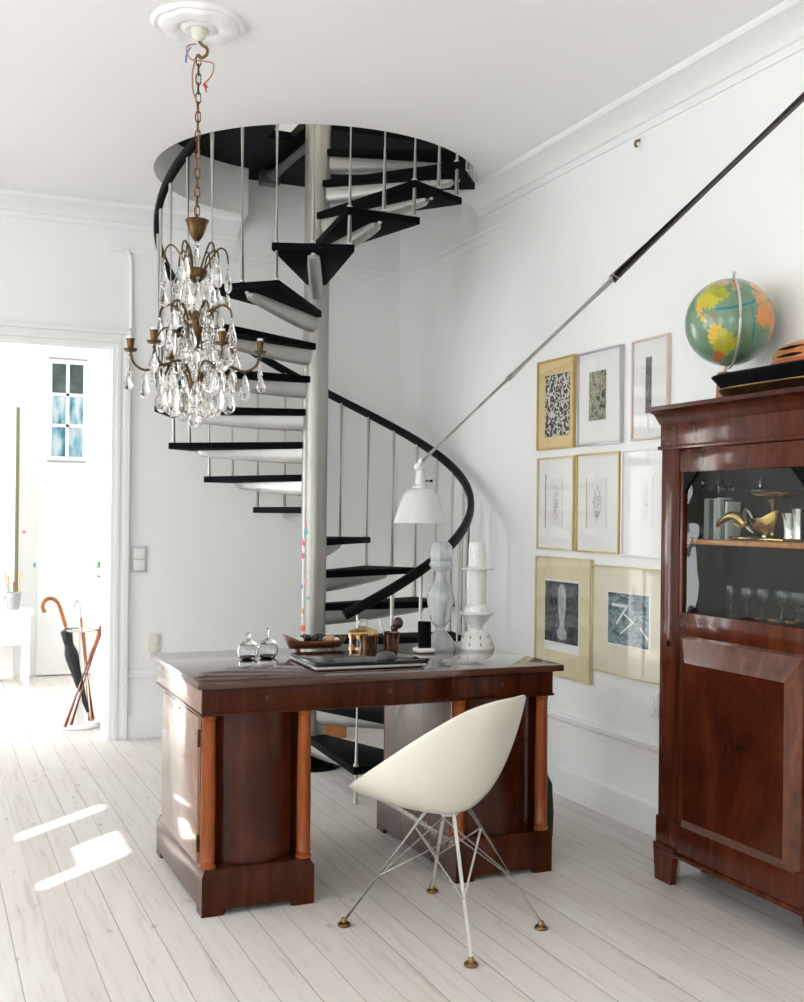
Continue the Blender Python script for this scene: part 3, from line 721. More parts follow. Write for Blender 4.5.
# raised cushion panel: sloping borders round a flat field
bm = B(); y0, y1, z0, z1 = DY0+.02, DY1-.02, .215, .934; d = .052
zz = .058
O = [bm.verts.new((KX+.003, y, z)) for y, z in ((y0, z0), (y1, z0), (y1, z1), (y0, z1))]
I = [bm.verts.new((KX-.026, y, z)) for y, z in ((y0+d, z0+zz), (y1-d, z0+zz), (y1-d, z1-.085), (y0+d, z1-.085))]
for k in range(4): bm.faces.new((O[k], O[(k+1) % 4], I[(k+1) % 4], I[k]))
b2 = B(); b2.faces.new([b2.verts.new(v.co) for v in I])
I2 = [b2.verts.new(v.co + Vector((.004, 0, 0))) for v in I]; b2.verts.ensure_lookup_table(); b2.faces.new(I2[::-1])
for k in range(4): b2.faces.new((b2.verts[k], b2.verts[(k+1) % 4], I2[(k+1) % 4], I2[k]))
bm.faces.new(O); rp = obj('raised_panel', b2, 'mahogany_burl', dr, False)
bm.transform(Matrix.Identity(4)); obj('panel_moulding', bm, 'lit_slope', dr, False, label='sloping border of the raised panel, toned lighter as a window highlight')
# base with bracket feet
bm = B(); box(bm, KX-.008, KB, KY0-.004, KY1+.004, .125, .245, .004); box(bm, KX-.014, KB, KY0-.008, KY1+.008, .112, .132, .004); obj('base', bm, 'mahogany_red', CB)
for (fy, s) in ((KY1+.010, -1), (KY0-.010, 1)):
    for (fx, t) in ((KX-.014, 1), (KB, -1)):
        bm = B(); M = Matrix(((0, t, 0, fx), (s, 0, 0, fy), (0, 0, 1, 0), (0, 0, 0, 1)))
        w0, w1 = .10, .125
        t2 = B(); q0 = [(0.006, .006), (w0, .006), (w0, .03), (.03, w0), (.006, w0)]; q1 = [(0, 0), (w1, 0), (w1, .03), (.03, w1), (0, w1)]
        L0 = [t2.verts.new((x, y, 0)) for x, y in q0]; L1 = [t2.verts.new((x, y, .142)) for x, y in q1]
        t2.faces.new(L0); t2.faces.new(L1)
        for k in range(5): t2.faces.new((L0[k], L0[(k+1) % 5], L1[(k+1) % 5], L1[k]))
        t2.transform(M); merge(bm, t2); obj('bracket_foot', bm, 'mahogany_red', CB, False)
# shelves
SZ = 1.302
bm = B(); box(bm, KX+.05, KB-.022, KY0+.026, KY1-.026, SZ-.018, SZ, .002); obj('shelf', bm, 'orange_wood', CB)
SG = 1.487
bm = B(); box(bm, KX+.14, KB-.022, KY0+.026, KY1-.026, SG-.006, SG, .001); obj('shelf', bm, 'window_glass', CB, label='narrow glass shelf')

# things in the cabinet
def P_at(px, py, X): return at(px, py, 'X', X)
bkx = 2.79
for i, (px, w, h, m) in enumerate(((712, .016, .155, 'book_pale'), (717, .014, .15, 'book_grey'), (721.5, .016, .155, 'book_pale'), (725, .012, .158, 'book_pale'), (729, .016, .15, 'book_grey'), (733, .014, .142, 'book_pale'))):
    y = P_at(px, 500, bkx).y
    b = thing('book', '%s upright book behind cabinet glass, number %s from the dark corner side' % ('pale' if m == 'book_pale' else 'grey', ('one', 'two', 'three', 'four', 'five', 'six')[i]), 'book', (bkx, y, SZ), group='books in the cabinet')
    b['label'] = ('pale slim book at the far end of the row behind the cabinet glass', 'grey slim book second from the far end of the cabinet row', 'pale slim book third from the far end of the cabinet row', 'thinnest pale book, fourth from the far end of the cabinet row', 'grey slim book fifth from the far end of the cabinet row', 'shortest pale book at the near end of the cabinet row')[i]
    bm = B(); box(bm, bkx-.03, bkx+.03, y-w/2, y-w/2+.002, SZ, SZ+h, .0006); box(bm, bkx-.03, bkx+.03, y+w/2-.002, y+w/2, SZ, SZ+h, .0006); box(bm, bkx-.031, bkx-.028, y-w/2, y+w/2, SZ, SZ+h, .0008); obj('cover', bm, m, b)
    bm = B(); box(bm, bkx-.0275, bkx+.027, y-w/2+.0022, y+w/2-.0022, SZ+.003, SZ+h-.003); obj('pages', bm, 'paper', b)
# gold curved ornament
X = 2.70
pts = [P_at(x, y, X) for x, y in ((717, 526), (722, 521), (730, 516), (738, 517), (743, 523), (741, 527), (735, 524))]
for p in pts: p.z = max(p.z, SZ+.012)
bm = B(); tube(bm, spline(pts, 6), [.006+.010*math.sin(pi*min(1, i/30)) for i in range(37)], 12); solo('curled_ornament', bm, 'gold', 'gold curled ornament on the cabinet shelf, in front of the books', 'ornament')
# sauce boat
p = P_at(765, 521, 2.76); sb = thing('sauce_boat', 'silver sauce boat with a gilded body on the cabinet shelf', 'sauce boat', (p.x, p.y, SZ))
bm = B(); prof = [(0, .004), (.012, .012), (.035, .03), (.046, .055), (.048, .07), (.045, .07), (.04, .05), (.02, .025), (0, .02)]
t = B(); lathe(t, prof, (0, 0, 0), 28, None, .75, 1.5)
for v in t.verts:
    if v.co.z > .04: v.co.z += max(0, -v.co.y-.02)*.55*(v.co.z-.04)/.03
t.transform(Matrix.Translation((p.x, p.y, SZ+.012))); merge(bm, t); obj('bowl', bm, 'gold', sb)
bm = B(); lathe(bm, [(0, 0), (.03, 0), (.028, .006), (.012, .012), (.012, .02), (0, .02)], (p.x, p.y, SZ), 20); obj('foot_ring', bm, 'silver', sb)
bm = B(); tube(bm, spline([(p.x, p.y+.06, SZ+.075), (p.x, p.y+.095, SZ+.115), (p.x, p.y+.105, SZ+.09), (p.x, p.y+.09, SZ+.05), (p.x, p.y+.055, SZ+.03)], 6), .0065, 10); obj('handle', bm, 'silver', sb)
# gilded long-handled spoons lying on the shelf
def spoon(p, q, label, zz):
    p, q = Vector(p), Vector(q); t = thing('serving_spoon', label, 'spoon', (p+q)/2, group='gilt serving spoons in the cabinet')
    bm = B(); tube(bm, [p, p.lerp(q, .5), q], [.006, .0035, .005], 8); obj('handle', bm, 'gold', t)
    d = (p-q).normalized(); bm = B(); tt = B(); ball(tt, (0, 0, 0), 1, 16); tt.transform(Matrix.Translation(p+d*.03) @ Matrix.Rotation(math.atan2(d.y, d.x), 4, 'Z') @ Matrix.Diagonal((.034, .018, .007, 1))); merge(bm, tt); obj('spoon_bowl', bm, 'gold', t)
spoon((2.70, 3.18, SZ+.010), (2.675, 2.93, SZ+.008), 'long gilt spoon at the front edge of the cabinet shelf', 0)
spoon((2.73, 3.12, SZ+.010), (2.715, 2.90, SZ+.008), 'long gilt spoon lying further back on the cabinet shelf', 0)
# gilded tray leaning above, silver beakers, small silver candlestick
p = P_at(771, 499, 2.83); bm = B(); t = B(); lathe(t, [(0, 0), (.085, .002), (.105, .012), (.108, .016), (.10, .012), (.08, .006), (0, .005)], (0, 0, 0), 36, None, .55, 1.); t.transform(Matrix.Translation((2.84, p.y, SZ+.155)) @ Matrix.Rotation(radians(6), 4, 'Y')); merge(bm, t)
lathe(bm, [(0, 0), (.035, 0), (.03, .008), (.008, .02), (.007, .12), (.02, .15), (0, .156)], (2.84, p.y, SZ), 20)
solo('footed_salver', bm, 'gold', 'gilt footed salver standing behind the sauce boat', 'salver')
for i, (px, h, l) in enumerate(((790, .10, 'silver beaker on the cabinet shelf beside the sauce boat'), (800, .115, 'taller silver beaker at the near end of the cabinet shelf'))):
    p = P_at(px, 525, 2.76); bm = B(); lathe(bm, [(0, 0), (.026, 0), (.028, .006), (.021, .012), (.020, .03), (.024, h*.8), (.031, h), (.029, h), (.022, h*.8), (.018, .03), (0, .02)], (p.x, p.y, SZ), 24)
    solo('silver_beaker', bm, 'silver', l, 'beaker', 'silver beakers in the cabinet')
for i, (px, m, l) in enumerate(((761, 'silver', 'small silver candlestick on the upper glass shelf'), (722, 'clear_glass', 'small clear glass vase on the upper glass shelf, far end'), (730, 'clear_glass', 'small clear glass vase on the upper glass shelf, second from the far end'))):
    p = P_at(px, 485, 2.83); s = .052 if i == 0 else .045
    bm = B(); lathe(bm, [(0, 0), (.028, 0), (.026, .006), (.009, .012), (.007, s*.6), (.012, s*.7), (.010, s), (0, s)] if i == 0 else [(0, 0), (.016, 0), (.018, s*.4), (.011, s*.7), (.016, s), (.014, s), (.009, s*.7), (.015, s*.4), (0, .004)], (p.x, p.y, SG), 20)
    solo('candlestick' if i == 0 else 'glass_vase', bm, m, l, 'candlestick' if i == 0 else 'vase')
# stemmed glasses on the bottom
def goblet(x, y):
    g = thing('wine_glass', 'clear stemmed glass in the row at the bottom of the glazed cabinet', 'glass', (x, y, 1.016), group='stemmed glasses in the cabinet')
    bm = B(); lathe(bm, [(.004, .042), (.014, .05), (.026, .066), (.030, .085), (.028, .108), (.0268, .108), (.0285, .085), (.0245, .068), (.012, .053), (0, .048)], (x, y, 1.016), 20); obj('bowl', bm, 'clear_glass', g)
    bm = B(); lathe(bm, [(0, 0), (.026, 0), (.026, .0025), (.006, .006), (.0038, .014), (.0038, .04), (.006, .046), (0, .047)], (x, y, 1.016), 16); obj('stem', bm, 'clear_glass', g)
    return g
gy = [3.40, 3.305, 3.215, 3.125, 3.035, 2.945, 2.855]
g0 = goblet(2.845, gy[0])
nm = ['far end of the row', 'second from the far end', 'third from the far end', 'fourth from the far end', 'fifth from the far end', 'sixth from the far end', 'near end of the row']
g0['label'] = 'clear stemmed glass at the bottom of the cabinet, ' + nm[0]
for y, l in zip(gy[1:], nm[1:]):
    g = dup(g0, 'clear stemmed glass at the bottom of the cabinet, ' + l); g.location = (2.845+random.uniform(-.01, .01), y, 1.016)
for i, px in enumerate((749, 762, 777, 794)):
    p = at(px, 612+i*.6, 'X', 2.77); l = ('far', 'second', 'third', 'near')[i]
    bm = B(); tt = B(); tube(tt, [(0, -.035, .007), (0, .0, .008), (0, .035, .007)], [.005, .007, .005], 8); tt.transform(Matrix.Translation((2.77, p.y, 1.016))); merge(bm, tt)
    solo('knife_rest', bm, 'gold', 'gilt knife rest in front of the stemmed glasses, %s' % {'far': 'first from the dark corner', 'second': 'second from the dark corner', 'third': 'third from the dark corner', 'near': 'closest to the near door stile'}[l], 'knife rest', 'gilt knife rests in the cabinet')

# things on top of the cabinet
def tray(name, x0, x1, y0, y1, z, mats, label, group, h=1.):
    t = thing(name, label, 'tray', ((x0+x1)/2, (y0+y1)/2, z), group=group)
    def oval(zl, a, b, n=48):
        return [((x0+x1)/2 + math.copysign(abs(cos(2*pi*i/n))**.55, cos(2*pi*i/n))*(x1-x0)/2*a, (y0+y1)/2 + math.copysign(abs(sin(2*pi*i/n))**.55, sin(2*pi*i/n))*(y1-y0)/2*b, zl) for i in range(n)]
    def loft(rings):
        bm = B(); R = [[bm.verts.new(v) for v in r] for r in rings]
        for A, C in zip(R, R[1:]):
            for k in range(len(A)): bm.faces.new((A[k], A[(k+1) % len(A)], C[(k+1) % len(A)], C[k]))
        bm.faces.new(R[0]); bm.faces.new(R[-1]); return bm
    obj('tray_bottom', loft([oval(z+a*h, b, c) for a, b, c in ((0, .82, .88), (.006, .86, .91), (.022, .97, .98), (.026, 1, 1), (.029, 1, 1), (.03, .985, .99), (.012, .88, .92), (.01, .86, .9))]), mats, t)
    return t
T1 = tray('oval_tray', 2.585, 2.86, 2.66, 3.245, KT, 'brass', 'brass-edged tray lying directly on the cabinet top', 'trays on the cabinet', 1.25)
T2 = tray('oval_tray', 2.575, 2.87, 2.62, 3.272, KT+.038, 'black_paint', 'black lacquered tray stacked on the brass-edged tray', 'trays on the cabinet', 1.6)
# globe
gc = at(729.5, 322.5, 'X', 2.765); GR = .1625
gz0 = KT
GL = thing('terrestrial_globe', 'green terrestrial globe on a wooden foot on top of the cabinet', 'globe', (gc.x, gc.y, gz0))
LAND = {
 'na': ([(-165, 66), (-140, 70), (-110, 70), (-85, 68), (-64, 58), (-56, 52), (-66, 44), (-75, 38), (-81, 30), (-90, 29), (-97, 26), (-95, 18), (-88, 20), (-84, 10), (-92, 14), (-105, 20), (-115, 30), (-124, 42), (-132, 55), (-150, 60)], (.42, .42, .04)),
 'us': ([(-124, 48), (-95, 49), (-70, 45), (-75, 38), (-81, 30), (-90, 29), (-97, 26), (-106, 31), (-117, 33), (-123, 40)], (.60, .52, .04)),
 'mex': ([(-117, 33), (-106, 31), (-97, 26), (-95, 18), (-88, 20), (-84, 10), (-92, 14), (-105, 20)], (.75, .45, .06)),
 'gl': ([(-55, 60), (-42, 60), (-22, 70), (-20, 80), (-40, 83), (-65, 80), (-55, 70)], (.70, .38, .16)),
 'can': ([(-125, 70), (-95, 82), (-65, 82), (-75, 70), (-95, 66)], (.62, .36, .18)),
 'sa': ([(-80, 0), (-77, 8), (-70, 12), (-60, 8), (-50, 0), (-35, -6), (-39, -16), (-48, -26), (-57, -37), (-65, -45), (-72, -53), (-75, -45), (-71, -25), (-77, -12)], (.48, .46, .05)),
 'sa2': ([(-80, 0), (-77, 8), (-70, 12), (-64, 8), (-68, -5), (-70, -18), (-77, -12)], (.80, .50, .05)),
 'sa3': ([(-70, -24), (-57, -28), (-57, -37), (-65, -45), (-72, -53), (-75, -45)], (.56, .17, .06)),
 'af': ([(-17, 15), (-16, 24), (-6, 35), (10, 37), (32, 31), (43, 12), (51, 11), (40, -5), (40, -18), (30, -32), (18, -34), (12, -16), (9, 3), (-8, 5)], (.72, .28, .06)),
 'eu': ([(-9, 37), (-9, 44), (-2, 48), (5, 53), (10, 57), (5, 61), (18, 69), (40, 68), (50, 55), (38, 42), (20, 38), (0, 38)], (.66, .30, .10)),
 'gb': ([(-6, 50), (1, 52), (-3, 58), (-7, 56)], (.6, .3, .1)),
 'as': ([(50, 68), (100, 76), (170, 68), (140, 50), (122, 38), (108, 18), (98, 10), (90, 22), (78, 8), (68, 24), (52, 26), (38, 32), (42, 45), (52, 55)], (.6, .42, .1)),
 'cu': ([(-85, 22), (-78, 23), (-68, 19), (-72, 17), (-80, 20)], (.5, .16, .06)),
 'au': ([(114, -22), (130, -12), (142, -11), (153, -27), (147, -38), (130, -32), (115, -34)], (.7, .4, .08)),
}
def inside(x, y, pl):
    r = False; n = len(pl)
    for i in range(n):
        (x1, y1), (x2, y2) = pl[i], pl[i-1]
        if (y1 > y) != (y2 > y) and x < (x2-x1)*(y-y1)/(y2-y1)+x1: r = not r
    return r
bm = B(); NU, NV = 360, 180
th0 = math.atan2(-gc.y, -gc.x)
dc_ = Vector((cos(th0), sin(th0), 0)); TILT = Matrix.Rotation(radians(-5), 4, dc_) @ Matrix.Rotation(radians(24), 4, Vector((0, 0, 1)).cross(dc_))
rings = []; colr = {}
lay = bm.loops.layers.float_color.new('map')
for j in range(NV+1):
    lat = -90+180*j/NV; row = []
    for i in range(NU if 0 < j < NV else 1):
        lon = -180+360*i/NU; a = th0+radians(lon+54); la = radians(lat)
        v = bm.verts.new((GR*cos(la)*cos(a), GR*cos(la)*sin(a), GR*sin(la)))
        jx = lon+2.2*sin(lat*.9+lon*.31)+1.2*sin(lat*2.7); jy = lat+1.8*sin(lon*.8)+.9*cos(lon*2.3)
        c = (.17, .29, .18)
        if abs(lat) > 74: c = (.22, .33, .22)
        if -76 < lon < -8 and abs(lat-(36+.18*(lon+40))) < 1.7: c = (.02, .20, .20)
        if -23 < lon < -19 and -12 < lat < 36: c = (.06, .24, .20)
        for pl, cc in LAND.values():
            if inside(jx, jy, pl): c = cc
        colr[v] = c; row.append(v)
    rings.append(row)
for A, C in zip(rings, rings[1:]):
    for i in range(NU):
        k = (i+1) % NU
        vs = [A[0], C[k], C[i]] if len(A) == 1 else ([A[i], A[k], C[0]] if len(C) == 1 else [A[i], A[k], C[k], C[i]])
        f = bm.faces.new(vs)
        for l in f.loops: l[lay] = (*colr[l.vert], 1)
bm.transform(Matrix.Translation(gc) @ TILT); obj('globe_ball', bm, 'globe_map', GL, angle=180)
va = th0 + radians(14)
M = Matrix.Translation(gc) @ TILT
bm = B(); pts = [M @ Vector(((GR+.007)*cos(radians(t))*cos(va), (GR+.007)*cos(radians(t))*sin(va), (GR+.007)*sin(radians(t)))) for t in range(-90, 91, 5)]
tube(bm, pts, 1, 10, flat=(.010, .006)); obj('meridian_arm', bm, 'satin_steel', GL)
bm = B(); q = M @ Vector((0, 0, GR)); tube(bm, [q, M @ Vector((0, 0, GR+.018))], .0035, 10); ball(bm, M @ Vector((0, 0, GR+.022)), .007, 12); obj('finial', bm, 'satin_steel', GL)
q = M @ Vector((0, 0, -GR-.007))
bm = B(); lathe(bm, [(0, gz0), (.06, gz0), (.06, gz0+.018), (.052, gz0+.024), (.034, gz0+.03), (.031, q.z-.03), (.027, q.z-.024), (0, q.z-.024)], (q.x, q.y, 0), 32); obj('foot', bm, 'orange_wood', GL)
bm = B(); cyl(bm, (q.x, q.y, q.z-.026), (q.x, q.y, q.z+.004), .010, .006, 12); obj('spindle', bm, 'satin_steel', GL)
# lidded basket at the near end
zt = KT+.087
p = Vector((2.725, 2.81, zt))
BK = thing('wooden_bread_box', 'rounded orange-brown wooden box on the black tray, at the frame edge', 'box', p)
bm = B(); t = B(); lathe(t, [(0, 0), (.155, 0), (.168, .012), (.165, .045), (.145, .068), (.1, .083), (.05, .089), (0, .09)], (0, 0, 0), 40, None, .66, 1.25); t.transform(Matrix.Translation(p)); merge(bm, t); obj('box_body', bm, 'orange_wood', BK)
for zz, rr in ((.030, .1097), (.055, .1035)):
    bm = B(); ys = [-.09, -.05, 0, .05, .09]; tube(bm, [(p.x-rr*math.sqrt(1-(y/(rr*1.894))**2), p.y+.03+y*.9, p.z+zz) for y in ys], [.001, .004, .006, .004, .001], 8); obj('slot', bm, 'black_paint', BK, label='dark slot')
bm = B(); n = 40; tube(bm, [(p.x+.112*cos(2*pi*i/n), p.y+.212*sin(2*pi*i/n), p.z+.010) for i in range(n)], .008, 8, True); obj('rim_band', bm, 'red_cane_wood', BK)

# ------------------------------------------------------------------ framed pictures on the right wall
print_mat('print_woodcut', 'woodcut', 1.3, [(.012, .012, .012), (.25, .24, .2), (.7, .68, .6)])
print_mat('print_figure', 'blotch', 4.1, [(.03, .035, .025), (.22, .22, .14), (.42, .42, .31)])
print_mat('print_strip', 'blotch', 8.7, [(.02, .022, .02), (.10, .11, .10), (.30, .30, .27)])
print_mat('print_sketch', 'sketch', 2.2, [(.76, .755, .74), (.10, .09, .10)])
print_mat('print_sketch_light', 'sketch', 6.4, [(.77, .765, .745), (.14, .14, .14)])
print_mat('print_sketch_pale', 'sketch', 9.9, [(.77, .77, .76), (.40, .40, .40)])
print_mat('print_night', 'blotch', 3.3, [(.012, .018, .02), (.035, .045, .047), (.10, .11, .11)])
print_mat('print_teal', 'blotch', 5.8, [(.03, .045, .05), (.09, .17, .20), (.26, .34, .36)])
def picture(y0, y1, z0, z1, fm, mm, pr, pm, label, fw=.0095, depth=.022, sheet=None):
    """y0 is the far edge; pr = (far, near, bottom, top) of the print in the same plane"""
    t = thing('framed_picture', label, 'picture', (XR, (y0+y1)/2, z0), group='framed pictures on the right wall')
    kk = 1-(depth-.004)/XR; y0, y1, z0, z1 = y0*kk, y1*kk, HC+(z0-HC)*kk, HC+(z1-HC)*kk
    a, b = y1, y0
    bm = B(); x = XR-depth
    for p, q, c, d in ((a, b, z0, z0+fw), (a, b, z1-fw, z1), (a, a+fw, z0+fw, z1-fw), (b-fw, b, z0+fw, z1-fw)): box(bm, x, XR, p, q, c, d, .0015)
    obj('picture_frame', bm, fm, t)
    bm = B(); box(bm, XR-.012, XR-.006, a+fw, b-fw, z0+fw, z1-fw); obj('mount', bm, mm, t, False)
    if sheet:
        bm = B(); box(bm, XR-.0135, XR-.012, sheet[1], sheet[0], sheet[2], sheet[3]); obj('paper_sheet', bm, 'paper', t, False, label='paper sheet under the print')
    bm = B(); box(bm, XR-.015, XR-.0135 if sheet else XR-.012, pr[1], pr[0], pr[2], pr[3]); po = obj('print', bm, pm, t, False)
    bm = B(); box(bm, XR-.0185, XR-.0165, a+fw, b-fw, z0+fw, z1-fw); obj('glass', bm, 'picture_glass', t, False)
    return t
def wy(x, y): return at(x, y, 'X', XR-.015)
def rect(x0, y0, x1, y1): a, b = wy(x0, (y0+y1)/2), wy(x1, (y0+y1)/2); m = (x0+x1)/2; return (a.y, b.y, wy(m, y1).z, wy(m, y0).z)
picture(5.046, 4.690, 1.724, 2.184, 'gold_frame', 'mat_tan', rect(545, 374, 569.5, 436), 'print_woodcut', 'gold framed picture of a black and white woodcut on a tan mount')
picture(4.660, 4.288, 1.725, 2.177, 'silver_frame', 'mat_white', rect(589, 371, 605.5, 420), 'print_figure', 'silver framed picture with a grey-green upright print on a white mount')
picture(4.206, 3.938, 1.727, 2.178, 'light_wood_frame', 'mat_white', rect(645.5, 357, 651, 413), 'print_strip', 'framed picture with a narrow dark vertical strip, highest beside the cabinet')
t = picture(5.035, 4.682, 1.212, 1.684, 'pale_gold_frame', 'mat_white', rect(549, 478, 562, 527), 'print_sketch', 'thin gold framed ink sketch with a red-brown line at its edge')
r = rect(545, 474, 545.6, 528); bm = B(); box(bm, XR-.0155, XR-.0135, r[1], r[0], r[2], r[3]); obj('edge_line', bm, 'tan_card', t, False, label='brown edge line of the sheet')
t = picture(4.660, 4.292, 1.211, 1.686, 'gold_frame', 'mat_white', rect(588, 478, 606, 528), 'print_sketch_light', 'gold framed faint ink sketch between two other sketches', .008)
r = rect(586, 478, 586.5, 528); bm = B(); box(bm, XR-.0155, XR-.0135, r[1], r[0], r[2], r[3]); obj('edge_line', bm, 'pale_gold_frame', t, False, label='yellow edge line of the sheet')
picture(4.278, 3.90, 1.205, 1.690, 'white_lacquer', 'mat_white', rect(640, 478, 652, 528), 'print_sketch_pale', 'white framed pale sketch partly hidden behind the cabinet', .010)
picture(5.043, 4.522, .577, 1.177, 'pale_gold_frame', 'mat_beige', rect(545, 582, 578, 643), 'print_night', 'gold framed dark print of a pale upright form on a beige mount', .007, .022, rect(544.5, 580, 579, 652))
picture(4.512, 3.90, .655, 1.155, 'pale_gold_frame', 'mat_cream', rect(608, 594, 648.5, 646), 'print_teal', 'framed teal and black print on a wide cream mount', .006, .022, rect(607.5, 593, 650, 648))
# the pale form in the dark print
tgt = [o for o in bpy.data.objects if o.name.startswith('print') and o.data and o.data.materials[0].name.startswith('print_night')][0]
bm = B(); c = wy(562, 608); pts = [(0, -.14), (.07, -.13), (.075, -.10), (.035, -.075), (.032, -.04), (.055, .0), (.062, .06), (.055, .11), (.03, .135), (0, .14)]
poly = [(y*.62, z) for y, z in pts] + [(-y*.62, z) for y, z in pts[-2:0:-1]]
prism(bm, [(y, z) for y, z in poly], 0, .0006, Matrix(((0, 0, -1, XR-.0152), (1, 0, 0, c.y), (0, 1, 0, c.z-.02), (0, 0, 0, 1))))
obj('printed_form', bm, 'print_grey', tgt, False, label='pale upright form')
tgt = [o for o in bpy.data.objects if o.name.startswith('print') and o.data and o.data.materials[0].name.startswith('print_teal')][0]
bm = B()
for (x0, y0, x1, y1, w) in ((612, 604, 628, 607, 2.2), (628, 605, 616, 624, 2.0), (622, 612, 634, 624, 1.6), (634, 622, 620, 634, 1.6), (640, 628, 648, 640, 2.)):
    a, b = wy(x0, y0), wy(x1, y1); tube(bm, [Vector((XR-.0152, a.y, a.z)), Vector((XR-.0152, b.y, b.z))], 1, 8, flat=(.0012, w*.006) if abs(b.y-a.y) > .02 else None) if abs(b.y-a.y) > .02 else None
obj('printed_strokes', bm, 'book_pale', tgt, False, label='pale strokes')

# ------------------------------------------------------------------ long-armed wall lamp
LT = 4.6
def dep(px, py, t): return Vector((0, 0, HC)) + ray(px, py)*t
J = dep(421, 462, LT); W = at(862, 41, 'X', XR-.05)
LP = thing('wall_arm_lamp', 'grey enamel lamp shade on a long jointed rod reaching out from the right wall', 'lamp', (XR, W.y, W.z))
bm = B(); lathe(bm, [(0, 0), (.07, 0), (.068, .012), (.03, .02), (.022, .05), (0, .055)], (XR, W.y, W.z), 24, Matrix.Rotation(-pi/2, 4, 'Y')); obj('wall_bracket', bm, 'black_paint', LP)
def on_arm(px): # point of the straight arm that lies on pixel column px
    lo, hi = 0., 1.
    for _ in range(50):
        m = (lo+hi)/2; q = J.lerp(W, m); d = q-Vector((0, 0, HC)); x = 402 + (d.dot(RT)*cos(ROLL)+d.dot(UP)*sin(ROLL))/d.dot(FW)*FPX
        if x < px: lo = m
        else: hi = m
    return J.lerp(W, lo)
A1p, A2p = on_arm(508), on_arm(612)
bm = B(); cyl(bm, A2p, W, .0175, .0185, 16); obj('wooden_rod', bm, 'dark_rod_wood', LP, label='dark wooden rod')
bm = B(); cyl(bm, A1p, A2p, .0115, seg=16); cyl(bm, A2p, A2p.lerp(W, .02), .020, seg=16); cyl(bm, A1p, A1p.lerp(A2p, .04), .0135, seg=16); obj('outer_tube', bm, 'lamp_metal', LP)
bm = B(); cyl(bm, J, A1p, .0078, seg=14); obj('inner_tube', bm, 'lamp_metal', LP)
S0 = dep(420, 523, LT); cxs, cys = S0.x, S0.y
zb, zt_ = S0.z, dep(420, 488, LT).z; zn = dep(420, 470, LT).z
K = Vector((cxs-.012, cys, zn+.012))
bm = B(); cyl(bm, J+(W-J).normalized()*.02, K.lerp(J, .15), .013, .015, 14); ball(bm, J, .014, 14); ball(bm, K, .017, 14); obj('joint', bm, 'lamp_metal', LP)
bm = B(); lathe(bm, [(0, zt_-.01), (.034, zt_-.01), (.034, zt_+.008), (.022, zt_+.014), (.02, zt_+.05), (.017, zn), (0, zn+.004)], (cxs, cys, 0), 24)
obj('lamp_holder', bm, 'enamel', LP)
bm = B(); cyl(bm, (cxs+.02, cys, zt_+.03), (cxs+.045, cys-.02, zt_+.03), .006, .007, 10); obj('switch_knob', bm, 'black_paint', LP)
R = .112; H = zt_-zb
o = [(.03, 1.0), (.047, .985), (.06, .93), (.074, .78), (.086, .55), (.099, .27), (.108, .08), (R, .0)]
prof = [(r, zb+h*H) for r, h in o] + [(r-.002, zb+h*H+.001) for r, h in o[::-1]]
bm = B(); t = B(); SEG = 48
lathe(bm, prof, (cxs, cys, 0), SEG); obj('lamp_shade', bm, 'enamel', LP)
bm = B(); ball(bm, (cxs, cys, zb+.05), .03, 16, 1.3); obj('bulb', bm, 'opaline', LP)

# ------------------------------------------------------------------ chandelier
CC = Vector((CX, CYc, 0)); CXY = (CX, CYc)
CHD = thing('crystal_chandelier', 'brass chandelier hung with crystal drops, on a chain from the ceiling rosette', 'chandelier', (CX, CYc, 3.17))
def cz(y): return HC + (512.9-y)/267.3
TH0 = math.atan2(RT.y, RT.x)
def cp(r, a, z): return Vector((CX+r*cos(TH0+a), CYc+r*sin(TH0+a), z))
bm = B(); lathe(bm, [(0, 3.186), (.03, 3.186), (.026, 3.16), (.012, 3.145), (0, 3.142)], (*CXY, 0), 20); obj('ceiling_cup', bm, 'cream_plastic', CHD)
bm = B(); tube(bm, spline([cp(0, 0, 3.145), cp(.012, 0, 3.13), cp(.03, 0, 3.118), cp(.03, 0, 3.095), cp(.008, 0, 3.082), cp(-.006, 0, 3.094)], 5), .006, 8); obj('hook', bm, 'brass', CHD)
z = 3.095; i = 0; bm = B(); links = []
while z > cz(221)+.01:
    L = .044; n = 14; a = TH0 if i % 2 == 0 else TH0+pi/2
    pts = []
    for k in range(n):
        th = 2*pi*k/n; pts.append(Vector((CX+.0095*cos(th)*cos(a), CYc+.0095*cos(th)*sin(a), z-L/2+math.copysign(abs(sin(th))**.8, sin(th))*L/2)))
    b1 = B(); tube(b1, pts, .0026, 6, True); obj('chain_link', b1, 'antique_bronze', CHD); z -= L*.80; i += 1
ztop = z + .008
bm = B(); tube(bm, spline([cp(-.01, 0, 3.135), cp(-.045, .4, 3.115), (cp(-.03, .3, 3.075)), cp(.02, 0, 3.07), cp(.055, 0, 3.06), cp(.05, 0, 3.02), cp(.022, 0, 2.985)], 6), .003, 6)
tube(bm, spline([cp(-.01, 0, 3.09), cp(-.022, 0, 3.03), cp(-.02, 0, 2.96), cp(-.004, 0, 2.90), cp(.004, 0, 2.70), cp(-.004, 0, 2.55), cp(0, 0, cz(222))], 6), .0032, 6); obj('flex', bm, 'wire_brown', CHD, label='brown twisted flex')
bm = B(); cyl(bm, cp(.022, 0, 2.985), cp(.034, 0, 2.972), .007, .004, 8); cyl(bm, cp(.022, 0, 2.985), cp(.03, 0, 2.955), .006, .003, 8); obj('wire_connector', bm, 'red', CHD, label='red wire ends')
bm = B(); tube(bm, spline([cp(-.03, .2, 3.12), cp(-.045, .2, 3.09), cp(-.046, .2, 3.06)], 5), .003, 6); obj('wire_connector', bm, 'blue', CHD, label='blue wire end')
